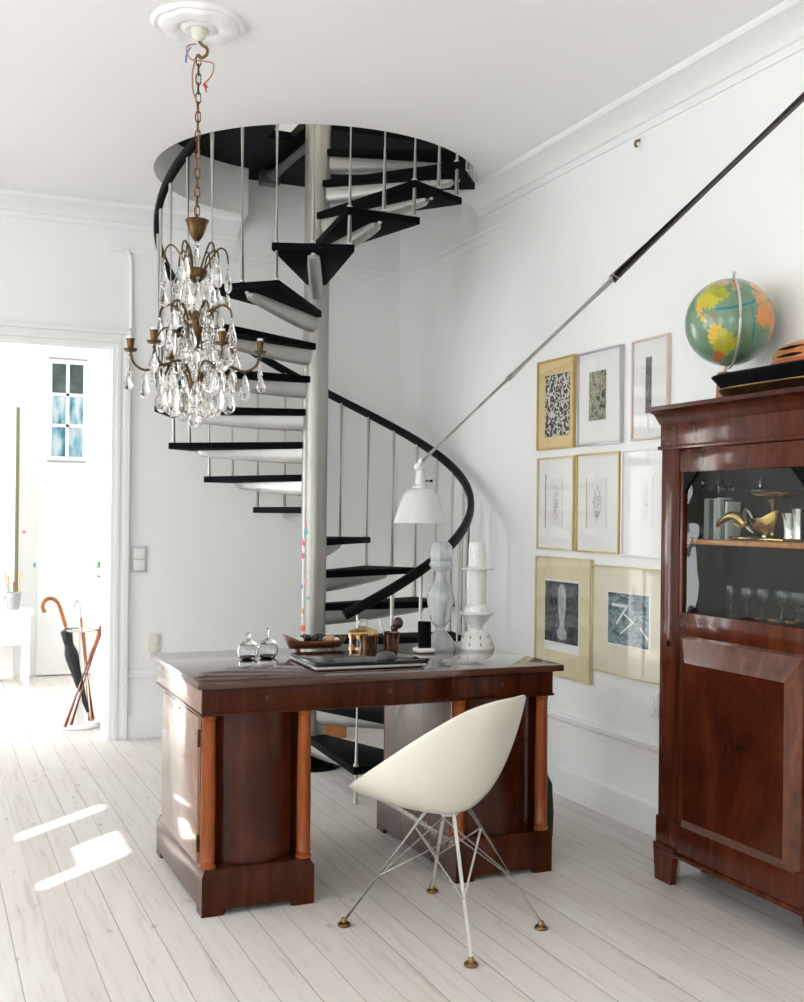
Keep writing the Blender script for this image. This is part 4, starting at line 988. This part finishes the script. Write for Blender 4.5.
bm = B(); zt0 = cz(220); lathe(bm, [(.004, zt0+.012), (.043, zt0), (.046, zt0-.004), (.040, zt0-.012), (.033, zt0-.035), (.026, zt0-.055), (.016, zt0-.072), (.009, zt0-.08), (0, zt0-.08)], (*CXY, 0), 28); obj('bell_cup', bm, 'antique_bronze', CHD)
# clear glass stem pieces
bm = B(); lathe(bm, [(.005, cz(241)), (.012, cz(244)), (.006, cz(248)), (.013, cz(253)), (.016, cz(258)), (.008, cz(265)), (.01, cz(268)), (.005, cz(271))], (*CXY, 0), 12); obj('glass_stem', bm, 'crystal', CHD)
bm = B(); lathe(bm, [(0, cz(269)), (.038, cz(269)), (.042, cz(271)), (.038, cz(276)), (.024, cz(280)), (.01, cz(283)), (0, cz(284))], (*CXY, 0), 24); obj('upper_dish', bm, 'antique_bronze', CHD)
bm = B(); lathe(bm, [(.006, cz(283)), (.012, cz(286)), (.007, cz(290)), (.016, cz(300)), (.018, cz(306)), (.009, cz(313)), (.012, cz(316)), (.006, cz(318))], (*CXY, 0), 12); obj('glass_stem', bm, 'crystal', CHD)
bm = B(); lathe(bm, [(0, cz(311)), (.012, cz(311)), (.016, cz(318)), (.034, cz(322)), (.036, cz(328)), (.024, cz(338)), (.014, cz(345)), (.018, cz(348)), (0, cz(349))], (*CXY, 0), 20); obj('centre_vase', bm, 'antique_bronze', CHD)
bm = B(); lathe(bm, [(.006, cz(349)), (.02, cz(354)), (.024, cz(364)), (.014, cz(372)), (.02, cz(380)), (.026, cz(386)), (.012, cz(392)), (.006, cz(398))], (*CXY, 0), 12); obj('glass_stem', bm, 'crystal', CHD)
bm = B(); lathe(bm, [(0, cz(396)), (.02, cz(396)), (.026, cz(400)), (.016, cz(405)), (.006, cz(409)), (0, cz(411))], (*CXY, 0), 20); obj('bottom_boss', bm, 'antique_bronze', CHD)
bm = B(); ball(bm, (CX, CYc, cz(420)), .030, 12); bo = obj('glass_ball', bm, 'crystal', CHD, angle=20)
# crystal drops: a flat faceted almond hanging from a bead
def drop_mesh(L, wdt, thick):
    bm = B(); t = B()
    lathe(t, [(0, 0), (.16*wdt, -.10*L), (.26*wdt, -.28*L), (.44*wdt, -.52*L), (.5*wdt, -.70*L), (.40*wdt, -.88*L), (.16*wdt, -.98*L), (0, -L)], (0, 0, 0), 8, None, 1, thick/wdt)
    t.transform(Matrix.Translation((0, 0, -.012))); merge(bm, t)
    ball(bm, (0, 0, -.005), .0065, 6)
    bmesh.ops.recalc_face_normals(bm, faces=bm.faces[:])
    me = bpy.data.meshes.new('crystal_drop'); bm.to_mesh(me); bm.free(); me.materials.append(MATS['crystal']); return me
DM = [drop_mesh(.100, .052, .020), drop_mesh(.080, .046, .018), drop_mesh(.062, .036, .015), drop_mesh(.115, .060, .022)]
def drop(p, kind, ang=0.):
    o = bpy.data.objects.new('crystal_drop', DM[kind]); COL.objects.link(o); o.parent = CHD
    o.location = Vector(p) - Vector((CX, CYc, 3.17)); o.rotation_euler = (0, 0, ang); return o
# upper spray of six hooked arms
for i in range(6):
    a = i*pi/3+.25
    for dr, zz in ((.108, 0), (.075, .0)):
        if dr < .1 and i % 2: continue
        ztip = cz(262 if dr > .1 else 257)
        bm = B(); tube(bm, spline([cp(.03, a, cz(271)), cp(dr*.5, a, cz(258)), cp(dr*.8, a, cz(247 if dr > .1 else 250)), cp(dr*1.02, a, cz(250)), cp(dr*1.1, a, ztip)], 5), .0034, 7); obj('spray_arm', bm, 'antique_bronze', CHD)
        drop(cp(dr*1.1, a, ztip), 0, a+.6)
        drop(cp(dr*1.08, a, ztip-.10), 2, a)
for i in range(5): drop(cp(.040, i*2*pi/5, cz(279)), 3 if i % 2 else 0, i)
# middle tier of leaf arms
for i in range(6):
    a = i*pi/3
    bm = B(); tube(bm, spline([cp(.03, a, cz(328)), cp(.06, a, cz(312)), cp(.095, a, cz(305)), cp(.128, a, cz(309)), cp(.135, a, cz(318))], 5), [.006-.0025*k/20 for k in range(21)], 8); obj('leaf_arm', bm, 'antique_bronze', CHD)
    drop(cp(.135, a, cz(318)), 0, a+.4); drop(cp(.085, a, cz(306)), 1, a)
# six candle arms
for i in range(6):
    a = i*pi/3+.06
    bm = B(); tube(bm, spline([cp(.014, a, cz(392)), cp(.035, a, cz(375)), cp(.075, a, cz(364)), cp(.13, a, cz(366)), cp(.185, a, cz(371)), cp(.228, a, cz(364)), cp(.240, a, cz(351))], 6), .005, 8); arm = obj('candle_arm', bm, 'antique_bronze', CHD)
    bm = B(); q = cp(.240, a, 0); lathe(bm, [(0, cz(353)), (.022, cz(351.5)), (.026, cz(350)), (.022, cz(352.5)), (0, cz(354))], (q.x, q.y, 0), 20); obj('drip_pan', bm, 'antique_bronze', arm)
    bm = B(); lathe(bm, [(0, cz(351)), (.008, cz(351)), (.012, cz(348)), (.0135, cz(343)), (.017, cz(340)), (.015, cz(340)), (.010, cz(343)), (0, cz(344))], (q.x, q.y, 0), 18); obj('candle_cup', bm, 'antique_bronze', arm)
    bm = B(); lathe(bm, [(0, cz(343)), (.011, cz(341)), (.011, cz(337.5)), (0, cz(337))], (q.x, q.y, 0), 16); obj('candle_sleeve', bm, 'porcelain', arm, label='white candle sleeve')
    drop(cp(.240, a, cz(355)), 1, a+1.1); drop(cp(.246, a, cz(372)), 2, a)
    drop(cp(.185, a, cz(370)), 0, a+.3); drop(cp(.135, a, cz(366)), 0, a+.9)
# lower skirt of large drops
for i in range(8): drop(cp(.122, i*pi/4+.2, cz(380)), 3, i*.9)
for i in range(8): drop(cp(.075, i*pi/4+.5, cz(384)), 3, i*.7)
for i in range(5): drop(cp(.035, i*2*pi/5+.1, cz(388)), 0, i*1.3)
for i in range(8): drop(cp(.062, i*pi/4, cz(345)), 0, i*.8)
for i in range(6): drop(cp(.10, i*pi/3+.5, cz(325)), 0, i*.7); drop(cp(.155, i*pi/3+.5, cz(345)), 1, i*.6)
for i in range(6):
    a = i*pi/3+.5; bm = B(); tube(bm, spline([cp(.03, a, cz(345)), cp(.07, a, cz(334)), cp(.12, a, cz(331)), cp(.155, a, cz(345))], 5), .0035, 7); obj('leaf_arm', bm, 'antique_bronze', CHD)

# ------------------------------------------------------------------ umbrella stand and what is in it
UX, UY = .945, 7.36
US = thing('umbrella_stand', 'round white umbrella stand with a chrome ring, in the doorway', 'umbrella stand', (UX, UY, 0))
bm = B(); lathe(bm, [(0, 0), (.125, 0), (.133, .006), (.133, .028), (.126, .034), (.118, .028), (.112, .014), (.05, .014), (.036, .04), (.018, .18), (.009, .36), (.008, .64), (0, .64)], (UX, UY, 0), 40); obj('base', bm, 'white_lacquer', US)
bm = B(); n = 40; tube(bm, [(UX+.118*cos(2*pi*i/n), UY+.118*sin(2*pi*i/n), .625) for i in range(n)], .009, 10, True); tube(bm, [(UX-.118, UY, .625), (UX, UY, .632), (UX+.118, UY, .625)], .005, 8); obj('ring', bm, 'chrome', US)
def crook(base, top, r, dirn, cr, name, label, cat, mats, parts):
    pass
def pix(x, y, Y): return at(x, y, 'Y', Y)
# black umbrella, wooden crook handle
a, h0 = pix(91, 722, 7.40), pix(66, 628, 7.30); h0 = Vector((h0.x, 7.30, h0.z)); a = Vector((a.x, 7.40, .03))
UM = thing('umbrella', 'closed black umbrella with an orange wooden crook handle, in the stand', 'umbrella', a)
cr = [pix(66, 628, 7.30), pix(62, 614, 7.29), pix(58, 603, 7.285), pix(52, 598.5, 7.28), pix(45.5, 600, 7.28), pix(42.5, 606, 7.28), pix(44.5, 612.5, 7.28)]
bm = B(); tube(bm, spline(cr, 6), .0125, 12); obj('crook_handle', bm, 'cane_wood', UM)
bm = B(); ax = spline([h0, pix(69, 645, 7.31), pix(75, 668, 7.335), pix(82, 692, 7.36), pix(88, 712, 7.385)], 8)
PR = ((0, .013), (.07, .040), (.16, .034), (.24, .030), (.36, .044), (.6, .030), (.85, .017), (1, .010))
def prf(t):
    for (a_, b_), (c_, d_) in zip(PR, PR[1:]):
        if a_ <= t <= c_: u_ = (t-a_)/(c_-a_); u_ = u_*u_*(3-2*u_); return b_+(d_-b_)*u_
    return PR[-1][1]
tube(bm, ax, [prf(i/(len(ax)-1)) for i in range(len(ax))], 9); obj('canopy', bm, 'umbrella_cloth', UM)
bm = B(); q = pix(88, 712, 7.385); cyl(bm, q, a, .006, .004, 10); obj('ferrule', bm, 'satin_steel', UM)
bm = B(); qa, qb = pix(64, 638, 7.255), pix(73, 648, 7.26); box(bm, -.03, .03, -.004, .004, -.012, .012, .002, M=Matrix.Translation((qa+qb)/2) @ Matrix.Rotation(.5, 4, 'Y')); obj('strap', bm, 'umbrella_cloth', UM)
# slim cane with a silver crook
b0 = pix(89, 722, 7.44); b0.z = .022
CN = thing('walking_cane', 'slim wooden cane with a silver crook, standing upright in the stand', 'cane', b0)
bm = B(); cyl(bm, b0, pix(81, 618, 7.42), .008, .008, 10); obj('shaft', bm, 'cane_wood', CN)
bm = B(); tube(bm, spline([pix(81, 618, 7.42), pix(80.3, 606, 7.42), pix(78, 601, 7.42), pix(75.5, 602, 7.42), pix(74.5, 607, 7.42)], 5), .007, 10); obj('crook', bm, 'silver', CN)
for (x0, x1, y1, m, l, Ya, Yb) in ((64.5, 101, 628, 'red_cane_wood', 'red-brown wooden stick slanting across the front of the stand', 7.27, 7.28), (70.5, 100, 632, 'red_cane_wood', 'red-brown wooden stick just behind the slanting front one', 7.30, 7.31), (93, 83, 634, 'cane_wood', 'orange wooden stick leaning the other way behind the umbrella', 7.43, 7.46)):
    p, q = pix(x0, 722, Ya), pix(x1, y1, Yb); p.z = .022
    bm = B(); cyl(bm, p, q, .014, .015, 12); ball(bm, q, .017, 12); solo('walking_stick', bm, m, l, 'stick', 'sticks in the umbrella stand')

# ------------------------------------------------------------------ low white table, bucket and brushes in the far room
TY = 9.3; tp = pix(14, 609, TY); TZ = tp.z
TB = thing('side_table', 'low white table standing against the far door leaf', 'table', (.56, TY, 0))
bm = B(); box(bm, .28, .83, TY-.19, TY+.19, TZ-.03, TZ, .005); obj('table_top', bm, 'white_lacquer', TB)
bm = B(); box(bm, .31, .80, TY-.16, TY+.16, .33, TZ-.03, .003); obj('apron', bm, 'white_lacquer', TB)
for x in (.335, .775):
    for y in (-.14, .14):
        bm = B(); box(bm, x-.022, x+.022, TY+y-.022, TY+y+.022, 0, .335, .004); obj('leg', bm, 'white_lacquer', TB)
bx, by = pix(13, 600, TY).x, TY-.04
BU = thing('metal_bucket', 'small grey metal bucket of brushes on the low white table', 'bucket', (bx, by, TZ))
bm = B(); lathe(bm, [(0, 0), (.044, 0), (.060, .13), (.063, .133), (.060, .136), (.056, .13), (.041, .006), (0, .006)], (bx, by, TZ), 24); obj('pail', bm, 'galvanised', BU)
bm = B(); n = 16; tube(bm, [(bx-.062-.002*sin(pi*i/n), by+.0+.055*cos(pi*i/n), TZ+.125-.07*sin(pi*i/n)) for i in range(n+1)], .003, 6); obj('handle', bm, 'galvanised', BU)
for i, (m, dx, dy, h, l) in enumerate((('orange', -.035, -.03, .25, 'orange pencil in the metal bucket'), ('yellow', .038, -.03, .26, 'yellow pencil in the metal bucket'), ('red', .0, -.012, .20, 'red pencil in the metal bucket'), ('green', -.03, .015, .19, 'green pencil in the metal bucket'), ('light_wood_frame', .045, .01, .28, 'pale wooden brush leaning right in the metal bucket'), ('tan_card', -.05, .0, .27, 'tan brush leaning left in the metal bucket'))):
    bm = B(); cyl(bm, (bx+dx*.4, by+dy*.4, TZ+.010), (bx+dx*1.25, by+dy*1.25, TZ+h), .006, seg=8); lathe(bm, [(.006, 0), (.0075, .006), (.004, .02), (0, .026)], (bx+dx*1.25, by+dy*1.25, TZ+h-.002), 8)
    solo('pencil' if i < 4 else 'paint_brush', bm, m, l, 'pencil' if i < 4 else 'brush', 'pencils and brushes in the bucket')

# ------------------------------------------------------------------ things on the desk
def dk(px, py, Y): p = at(px, py, 'Y', Y); return p.x
# two little lidded glass jars
def jar(x, y, label, knob):
    j = thing('glass_jar', label, 'jar', (x, y, HT), group='lidded glass jars on the desk')
    bm = B(); lathe(bm, [(0, .0), (.030, 0), (.044, .010), (.049, .028), (.046, .046), (.038, .056), (.036, .056), (.0425, .045), (.0455, .028), (.040, .012), (.028, .005), (0, .005)], (x, y, HT), 28, None, .86, .86); obj('bowl', bm, 'clear_glass', j)
    bm = B(); lathe(bm, [(0, .057), (.039, .057), (.041, .060), (.036, .066), (.02, .074), (.008, .079), (.006, .084), (.014, .092), (.012, .102), (0, .106)] if knob else [(0, .057), (.039, .057), (.041, .060), (.034, .068), (.015, .075), (.005, .08), (.004, .10), (.007, .112), (.003, .118), (0, .12)], (x, y, HT), 28, None, .86, .86); obj('lid', bm, 'clear_glass', j)
    bm = B(); lathe(bm, [(0, .0055), (.027, .0055), (.036, .012), (0, .014)], (x, y, HT), 24, None, .86, .86); obj('sugar', bm, 'book_grey' if knob else 'dark_brown', j)
jar(dk(248, 655, 4.25), 4.25, 'small clear lidded glass jar nearest the desk corner', True)
jar(dk(267.5, 655, 4.27), 4.27, 'small clear lidded glass jar beside the wooden dish', False)
# boat-shaped wooden dish
Yd_ = 4.405; xL, xR = dk(283, 650, Yd_), dk(346, 650, Yd_); xc = (xL+xR)/2
DI = thing('wooden_dish', 'long dark wooden dish with an upturned end, behind the laptop', 'dish', (xc, Yd_, HT))
bm = B(); rings = []; n = 24
def dishrow(i, s):  # s: 0 outer bottom .. 1 rim .. inner
    t = -1+2*i/n; x = xc + (xR-xL)/2*t*(.80+.20*s); w = .062*math.sqrt(max(.02, 1-abs(t)**2.6))*(.45+.55*s); z = HT+.016+.030*s+(.028*max(0, -t-.55)/.45+.010*max(0, t-.7)/.3)*s
    return x, w, z
for side in (1, -1):
    pass
rows = []
for i in range(n+1):
    row = []
    for s, k in ((1, 1), (.5, 1), (0, 1), (0, 0), (0, -1), (.5, -1), (1, -1)):
        x, w, z = dishrow(i, s); row.append(bm.verts.new((x, Yd_+w*k, z)))
    rows.append(row)
for A, C in zip(rows, rows[1:]):
    for k in range(6): bm.faces.new((A[k], A[k+1], C[k+1], C[k]))
db = obj('dish_body', bm, 'dish_wood', DI, angle=60); m = db.modifiers.new('thickness', 'SOLIDIFY'); m.thickness = .006; m.offset = -1
for t in (-.55, .55):
    bm = B(); lathe(bm, [(0, 0), (.012, 0), (.010, .018), (0, .02)], (xc+(xR-xL)/2*t, Yd_, HT), 12); obj('foot', bm, 'dish_wood', DI)
for i, (t, dy, r, m, l) in enumerate(((-.52, -.01, .020, 'paper', 'white shell at the left end of the wooden dish'), (-.28, .01, .026, 'dark_brown', 'dark brown seed pod in the left half of the wooden dish'), (-.05, -.015, .024, 'black_gloss', 'shiny black pebble at the middle of the wooden dish'), (.18, .012, .026, 'dark_brown', 'dark brown seed pod right of the middle of the wooden dish'), (.44, -.008, .022, 'tan_card', 'tan shell near the right end of the wooden dish'), (.66, .0, .016, 'paper', 'small pale shell at the right tip of the wooden dish'))):
    p = Vector((xc+(xR-xL)/2*t, Yd_+dy, HT+.032+r*.8)); bm = B(); tt = B(); ball(tt, (0, 0, 0), r, 14, .8)
    for v in tt.verts: v.co *= 1+.18*math.sin(7*math.atan2(v.co.y, v.co.x)+i)*(abs(v.co.z) < r*.6)
    tt.transform(Matrix.Translation(p) @ Matrix.Rotation(i*.9, 4, 'Z') @ Matrix.Diagonal((1.5, .85, 1, 1))); merge(bm, tt)
    solo('shell' if m in ('paper', 'tan_card') else ('pebble' if m == 'black_gloss' else 'seed_pod'), bm, m, l, 'shell' if m in ('paper', 'tan_card') else ('pebble' if m == 'black_gloss' else 'seed pod'), 'finds in the wooden dish')
# closed laptop
LQ = [at(x, y, 'Z', HT) for x, y in ((315, 672), (426, 664.5))]; lr = radians(-2.5)
lw = (LQ[1]-LQ[0]).length - .035; ld_ = .355
LA = thing('laptop', 'closed black laptop with a silver edge on the desk', 'laptop', LQ[0], lr)
bm = B(); box(bm, 0, lw, 0, ld_, .004, .016, .005, 3); obj('base', bm, 'aluminium', LA, local=True, label='silver-edged base')
bm = B(); box(bm, .001, lw-.001, .001, ld_-.001, .0165, .029, .005, 3); obj('lid', bm, 'black_gloss', LA, local=True)
for i in range(4):
    bm = B(); lathe(bm, [(0, 0), (.01, 0), (.01, .005), (0, .005)], ((.03, lw-.03)[i % 2], (.03, ld_-.03)[i//2], 0), 12); obj('foot', bm, 'black_paint', LA, local=True)
bm = B(); box(bm, -.001, .004, .05, .25, .007, .013, .001); obj('port_strip', bm, 'grey_dark', LA, local=True)
lt = HT+.029
# grey mouse lying on the laptop
mx, my = at(386, 659, 'Z', lt).x, at(386, 659, 'Z', lt).y
bm = B(); tt = B(); ball(tt, (0, 0, 0), 1, 24)
for v in tt.verts: v.co.z = max(v.co.z, -.15)
tt.transform(Matrix.Translation((mx, my, lt+.0045)) @ Matrix.Rotation(.3, 4, 'Z') @ Matrix.Diagonal((.045, .03, .027, 1))); merge(bm, tt); solo('computer_mouse', bm, 'grey_dark', 'dark grey computer mouse lying on the closed laptop', 'mouse')
# glass and copper tea maker
Yp = 4.43; px_ = dk(363, 640, Yp)
TE = thing('coffee_press', 'low copper and glass coffee press with a ring on its lid, behind the copper cup', 'coffee press', (px_, Yp, HT))
zt1 = at(363, 634, 'Y', Yp).z
bm = B(); lathe(bm, [(0, HT), (.060, HT), (.060, zt1), (.057, zt1), (.057, HT+.004), (0, HT+.004)], (px_, Yp, 0), 32); obj('glass_body', bm, 'clear_glass', TE)
bm = B(); lathe(bm, [(.0605, HT), (.063, HT), (.063, HT+.012), (.0605, HT+.012)], (px_, Yp, 0), 32); lathe(bm, [(.0605, zt1-.014), (.063, zt1-.014), (.063, zt1), (.0605, zt1)], (px_, Yp, 0), 32)
for k in range(4): a = k*pi/2+.5; box(bm, -.006, .006, .0605, .063, HT+.01, zt1-.01, 0, M=Matrix.Translation((px_, Yp, 0)) @ Matrix.Rotation(a, 4, 'Z'))
obj('copper_cage', bm, 'copper', TE)
bm = B(); lathe(bm, [(0, HT+.006), (.055, HT+.006), (.055, HT+.055), (0, HT+.055)], (px_, Yp, 0), 28); obj('coffee', bm, 'dark_brown', TE)
bm = B(); lathe(bm, [(0, zt1), (.066, zt1), (.068, zt1+.004), (.062, zt1+.012), (.035, zt1+.022), (.016, zt1+.028), (0, zt1+.03)], (px_, Yp, 0), 32); obj('lid', bm, 'gold', TE)
bm = B(); cyl(bm, (px_, Yp, zt1+.026), (px_, Yp, zt1+.034), .007, seg=12); n = 20; tube(bm, [(px_+.019*cos(2*pi*i/n), Yp, zt1+.047+.015*sin(2*pi*i/n)) for i in range(n)], .0035, 8, True); obj('lid_ring', bm, 'satin_steel', TE)
# copper cup and brown cup with brushes
def cup(px, Y, w, ytop, mat, name, label, flare=1.1):
    x = dk(px, 645, Y); zt = at(px, ytop, 'Y', Y).z; h = zt-HT-.036 if Y < 4.3 else zt-HT
    zb = HT
    bm = B(); r = w/2
    lathe(bm, [(0, zb), (r/flare*.96, zb), (r/flare, zb+.005), (r/flare*1.02, zb+(zt-zb)*.45), (r, zt-.004), (r*1.02, zt), (r*.95, zt), (r/flare*.93, zb+(zt-zb)*.45), (r/flare*.9, zb+.008), (0, zb+.008)], (x, Y, 0), 28)
    return solo(name, bm, mat, label, 'cup'), x, zt
Yc_ = 4.31
c1, x1_, z1_ = cup(368.5, Yc_, .079, 635, 'copper_glass', 'metal_cup', 'small copper cup in front of the coffee press')
c2, x2_, z2_ = cup(391, Yc_, .075, 632, 'copper_glass', 'pencil_cup', 'brown metallic cup holding a white quill and a dark brush', 1.16)
bm = B(); q0 = Vector((x2_-.012, Yc_, HT+.012)); q1 = at(379, 619, 'Y', Yc_-.01); tube(bm, [q0, q0.lerp(q1, .6), q0.lerp(q1, .75), q1], [.002, .003, .009, .003], 8); solo('quill', bm, 'white_lacquer', 'white quill standing in the brown metallic cup', 'quill')
q0 = Vector((x2_+.010, Yc_-.005, HT+.012)); q1 = at(398, 624, 'Y', Yc_-.02)
SB = thing('shaving_brush', 'dark round-headed brush standing in the brown metallic cup', 'brush', q0)
bm = B(); cyl(bm, q0, q1, .004, .006, 10); obj('handle', bm, 'dish_wood', SB)
bm = B(); ball(bm, q1+Vector((.0, 0, .004)), .022, 16, 1.15); ball(bm, q1+Vector((-.018, .0, -.016)), .016, 12); obj('bristles', bm, 'dark_brown', SB)
# phone in a white dock
Yf = 4.235; fx = dk(424, 650, Yf)
FD = thing('phone_dock', 'white phone dock on the desk in front of the glass candlestick', 'dock', (fx, Yf, HT))
bm = B(); box(bm, fx-.040, fx+.040, Yf-.034, Yf+.034, HT, HT+.019, .008, 3); obj('dock_base', bm, 'white_lacquer', FD)
bm = B(); box(bm, fx-.03, fx+.03, Yf-.004, Yf+.016, HT+.0185, HT+.028, .003); obj('cradle', bm, 'grey_plastic', FD)
PH = thing('mobile_phone', 'black phone standing upright in the white dock', 'phone', (fx-.002, Yf-.008, HT+.02))
M = Matrix.Translation((fx-.002, Yf-.010, HT+.0195)) @ Matrix.Rotation(radians(-9), 4, 'X') @ Matrix.Rotation(radians(3), 4, 'Y')
bm = B(); box(bm, -.030, .030, -.004, .004, 0, .112, .003, 3, M=M); obj('body', bm, 'black_paint', PH)
bm = B(); box(bm, -.0275, .0275, -.0048, -.0038, .006, .106, .0003, 1, M=M); obj('screen', bm, 'black_gloss', PH)
# two candlesticks
def cstick(px, Y, rows, name, label, split, mats):
    x = dk(px, 600, Y); dpt = Vector((x, Y, 0)).dot(FW)
    Z = lambda y: at(px, y, 'Y', Y).z
    zb = Z(655); pr = [(w/2*dpt/FPX, HT + (Z(y)-zb)*.945) for y, w in rows]
    t = thing(name, label, 'candlestick', (x, Y, HT), group='pale candlesticks on the desk')
    cuts = [0] + split + [len(pr)-1]
    for (a, b), nm, m in zip(zip(cuts, cuts[1:]), ('base', 'stem', 'cup'), mats):
        bm = B(); lathe(bm, [(0, pr[a][1])] + pr[a:b+1] + [(0, pr[b][1])], (x, Y, 0), 12 if m == 'opaline' else 36); obj(nm, bm, m, t, angle=24 if m == 'opaline' else 50)
    return t
cstick(440.5, 4.335, [(655, 32), (653, 33), (651, 31), (646, 27), (640, 18), (636, 10), (632, 10), (628, 16), (624, 20), (616, 21), (612, 24), (606, 27), (600, 28), (594, 25), (588, 18), (582, 12), (576, 10.5), (573, 12), (570, 20), (567, 24), (564, 22), (562, 20), (559, 23), (553, 24.5), (547, 22), (543, 17), (542, 13)], 'glass_candlestick', 'milky white glass candlestick with round bulges, behind the phone', [5, 17], ['opaline', 'opaline', 'opaline'])
cstick(476.5, 4.30, [(655, 36), (653, 36.5), (651, 34), (645, 30), (639, 25), (638, 21), (635, 12), (631, 13), (627, 21), (621, 28), (618.5, 36), (616.8, 36.5), (616.2, 25), (612, 24), (609, 22), (608, 20), (574, 20.5), (572.5, 21), (571.5, 33), (570, 34), (569.4, 20), (568, 18), (566, 17), (548, 17), (545, 16), (543, 15)], 'porcelain_candlestick', 'tall white lacy porcelain candlestick with flat collars', [5, 15], ['porcelain', 'lace_porcelain', 'lace_porcelain'])
# ribs pierced into the foot of the porcelain candlestick
pc = [o for o in bpy.data.objects if o.name.startswith('porcelain_candlestick')][0]; cxp, cyp = pc.location.x, pc.location.y
for k in range(18):
    a = 2*pi*k/18; bm = B(); cyl(bm, (cxp+.0725*cos(a), cyp+.0725*sin(a), HT+.016), (cxp+.058*cos(a), cyp+.058*sin(a), HT+.058), .0035, .003, 6); obj('rib', bm, 'olive_edge' if k % 2 else 'porcelain', pc)

# ------------------------------------------------------------------ on the floor
bm = B(); t = B()
lathe(t, [(0, 0), (.12, 0), (.138, .02), (.142, .12), (.132, .24), (.095, .29), (.04, .31), (0, .315)], (0, 0, 0), 28, None, .62, 1.1)
t.transform(Matrix.Translation((2.432, 4.20, 0))); merge(bm, t)
BG = thing('black_bag', 'soft black bag on the floor, half hidden behind the right end of the desk', 'bag', (2.432, 4.2, 0))
obj('bag_body', bm, 'black_cloth', BG)
bm = B(); tube(bm, spline([(2.432, 4.10, .31), (2.432, 4.13, .40), (2.432, 4.20, .43), (2.432, 4.27, .40), (2.432, 4.30, .31)], 6), .008, 8); obj('handle', bm, 'black_cloth', BG)
q = at(333, 735, 'Z', 0)
WB = thing('wooden_box', 'small orange-brown wooden box on the floor behind the stair', 'box', (2.34, 6.55, 0))
bm = B(); x0, x1, y0, y1 = 2.25, 2.435, 6.44, 6.66
box(bm, x0, x1, y0, y1, 0, .012, .002); box(bm, x0, x0+.012, y0, y1, .012, .15, .002); box(bm, x1-.012, x1, y0, y1, .012, .15, .002); box(bm, x0+.012, x1-.012, y0, y0+.012, .012, .15, .002); box(bm, x0+.012, x1-.012, y1-.012, y1, .012, .15, .002); obj('box_body', bm, 'orange_wood', WB)
bm = B(); box(bm, x0-.004, x1+.004, y0-.004, y1+.004, .15, .162, .002); obj('lid', bm, 'orange_wood', WB)

# ------------------------------------------------------------------ daylight
w = bpy.data.worlds.new('daylight'); sc.world = w; w.use_nodes = True
bg = w.node_tree.nodes['Background']; bg.inputs[0].default_value = (.93, .97, 1.0, 1); bg.inputs[1].default_value = 5.5
def portal(name, loc, rot, sx, sy):
    l = bpy.data.lights.new(name, 'AREA'); l.shape = 'RECTANGLE'; l.size = sx; l.size_y = sy; l.cycles.is_portal = True
    o = bpy.data.objects.new(name, l); COL.objects.link(o); o.location = loc; o.rotation_euler = rot; return o
for i, (a, b, c, d) in enumerate(wins_rear): portal('daylight_portal', ((a+b)/2, YR-.13, (c+d)/2), (radians(90), 0, 0), b-a, d-c)
for a, b, c, d in wins_left: portal('daylight_portal', (XL-.06, (a+b)/2, (c+d)/2), (radians(90), 0, radians(-90)), b-a, d-c)
a, b, c, d = awin; portal('daylight_portal', (AXL-.11, (a+b)/2, (c+d)/2), (radians(90), 0, radians(-90)), b-a, d-c)
# added fill light upstairs, and the low sun's beam through the added wall slits
pl_ = bpy.data.lights.new('upstairs_fill', 'POINT'); pl_.energy = 30; pl_.shadow_soft_size = .15; pl_.color = (1, .95, .86)  # unseen fill, added to brighten the stair opening from above
po_ = bpy.data.objects.new('upstairs_fill', pl_); COL.objects.link(po_); po_.location = (1.3, 4.6, 5.3)
su = bpy.data.lights.new('sunbeam', 'SPOT'); su.energy = 110000; su.spot_size = radians(3.1); su.spot_blend = .1; su.shadow_soft_size = .05; su.color = (1, .95, .88)
so_ = bpy.data.objects.new('sunbeam', su); COL.objects.link(so_)
el = radians(28); d = Vector((.735*cos(el), .678*cos(el), -sin(el)))
so_.location = Vector((XL, 1.64, 2.445)) - d*14
so_.rotation_euler = d.to_track_quat('-Z', 'Y').to_euler()
# the same low sun through the big window of the room beyond the doorway
s2_ = bpy.data.lights.new('sunbeam', 'SPOT'); s2_.energy = 60000; s2_.spot_size = radians(12); s2_.spot_blend = .1; s2_.shadow_soft_size = .05; s2_.color = (1, .96, .9)
o2_ = bpy.data.objects.new('sunbeam', s2_); COL.objects.link(o2_)
o2_.location = Vector((AXL, 8.45, 1.7)) - d*14; o2_.rotation_euler = d.to_track_quat('-Z', 'Y').to_euler()

# ------------------------------------------------------------------ camera and view
cam = bpy.data.cameras.new('camera'); co = bpy.data.objects.new('camera', cam); COL.objects.link(co)
r_, u_ = RT*cos(ROLL)+UP*sin(ROLL), -RT*sin(ROLL)+UP*cos(ROLL)
Mx = Matrix(((r_.x, u_.x, -FW.x, 0), (r_.y, u_.y, -FW.y, 0), (r_.z, u_.z, -FW.z, HC), (0, 0, 0, 1)))
co.matrix_world = Mx
cam.sensor_fit = 'VERTICAL'; cam.sensor_height = 24; cam.lens = FPX/1002*24; cam.shift_y = (CY-501)/1002; cam.clip_start = .05
sc.camera = co
vs = sc.view_settings; vs.view_transform = 'Standard'; vs.look = 'None'; vs.gamma = 1; vs.use_curve_mapping = False; vs.exposure = 0.32
sc.cycles.max_bounces = 14; sc.cycles.diffuse_bounces = 8; sc.cycles.glossy_bounces = 6; sc.cycles.transmission_bounces = 10; sc.cycles.transparent_max_bounces = 16
sc.cycles.caustics_reflective = False; sc.cycles.caustics_refractive = False; sc.cycles.sample_clamp_indirect = 6
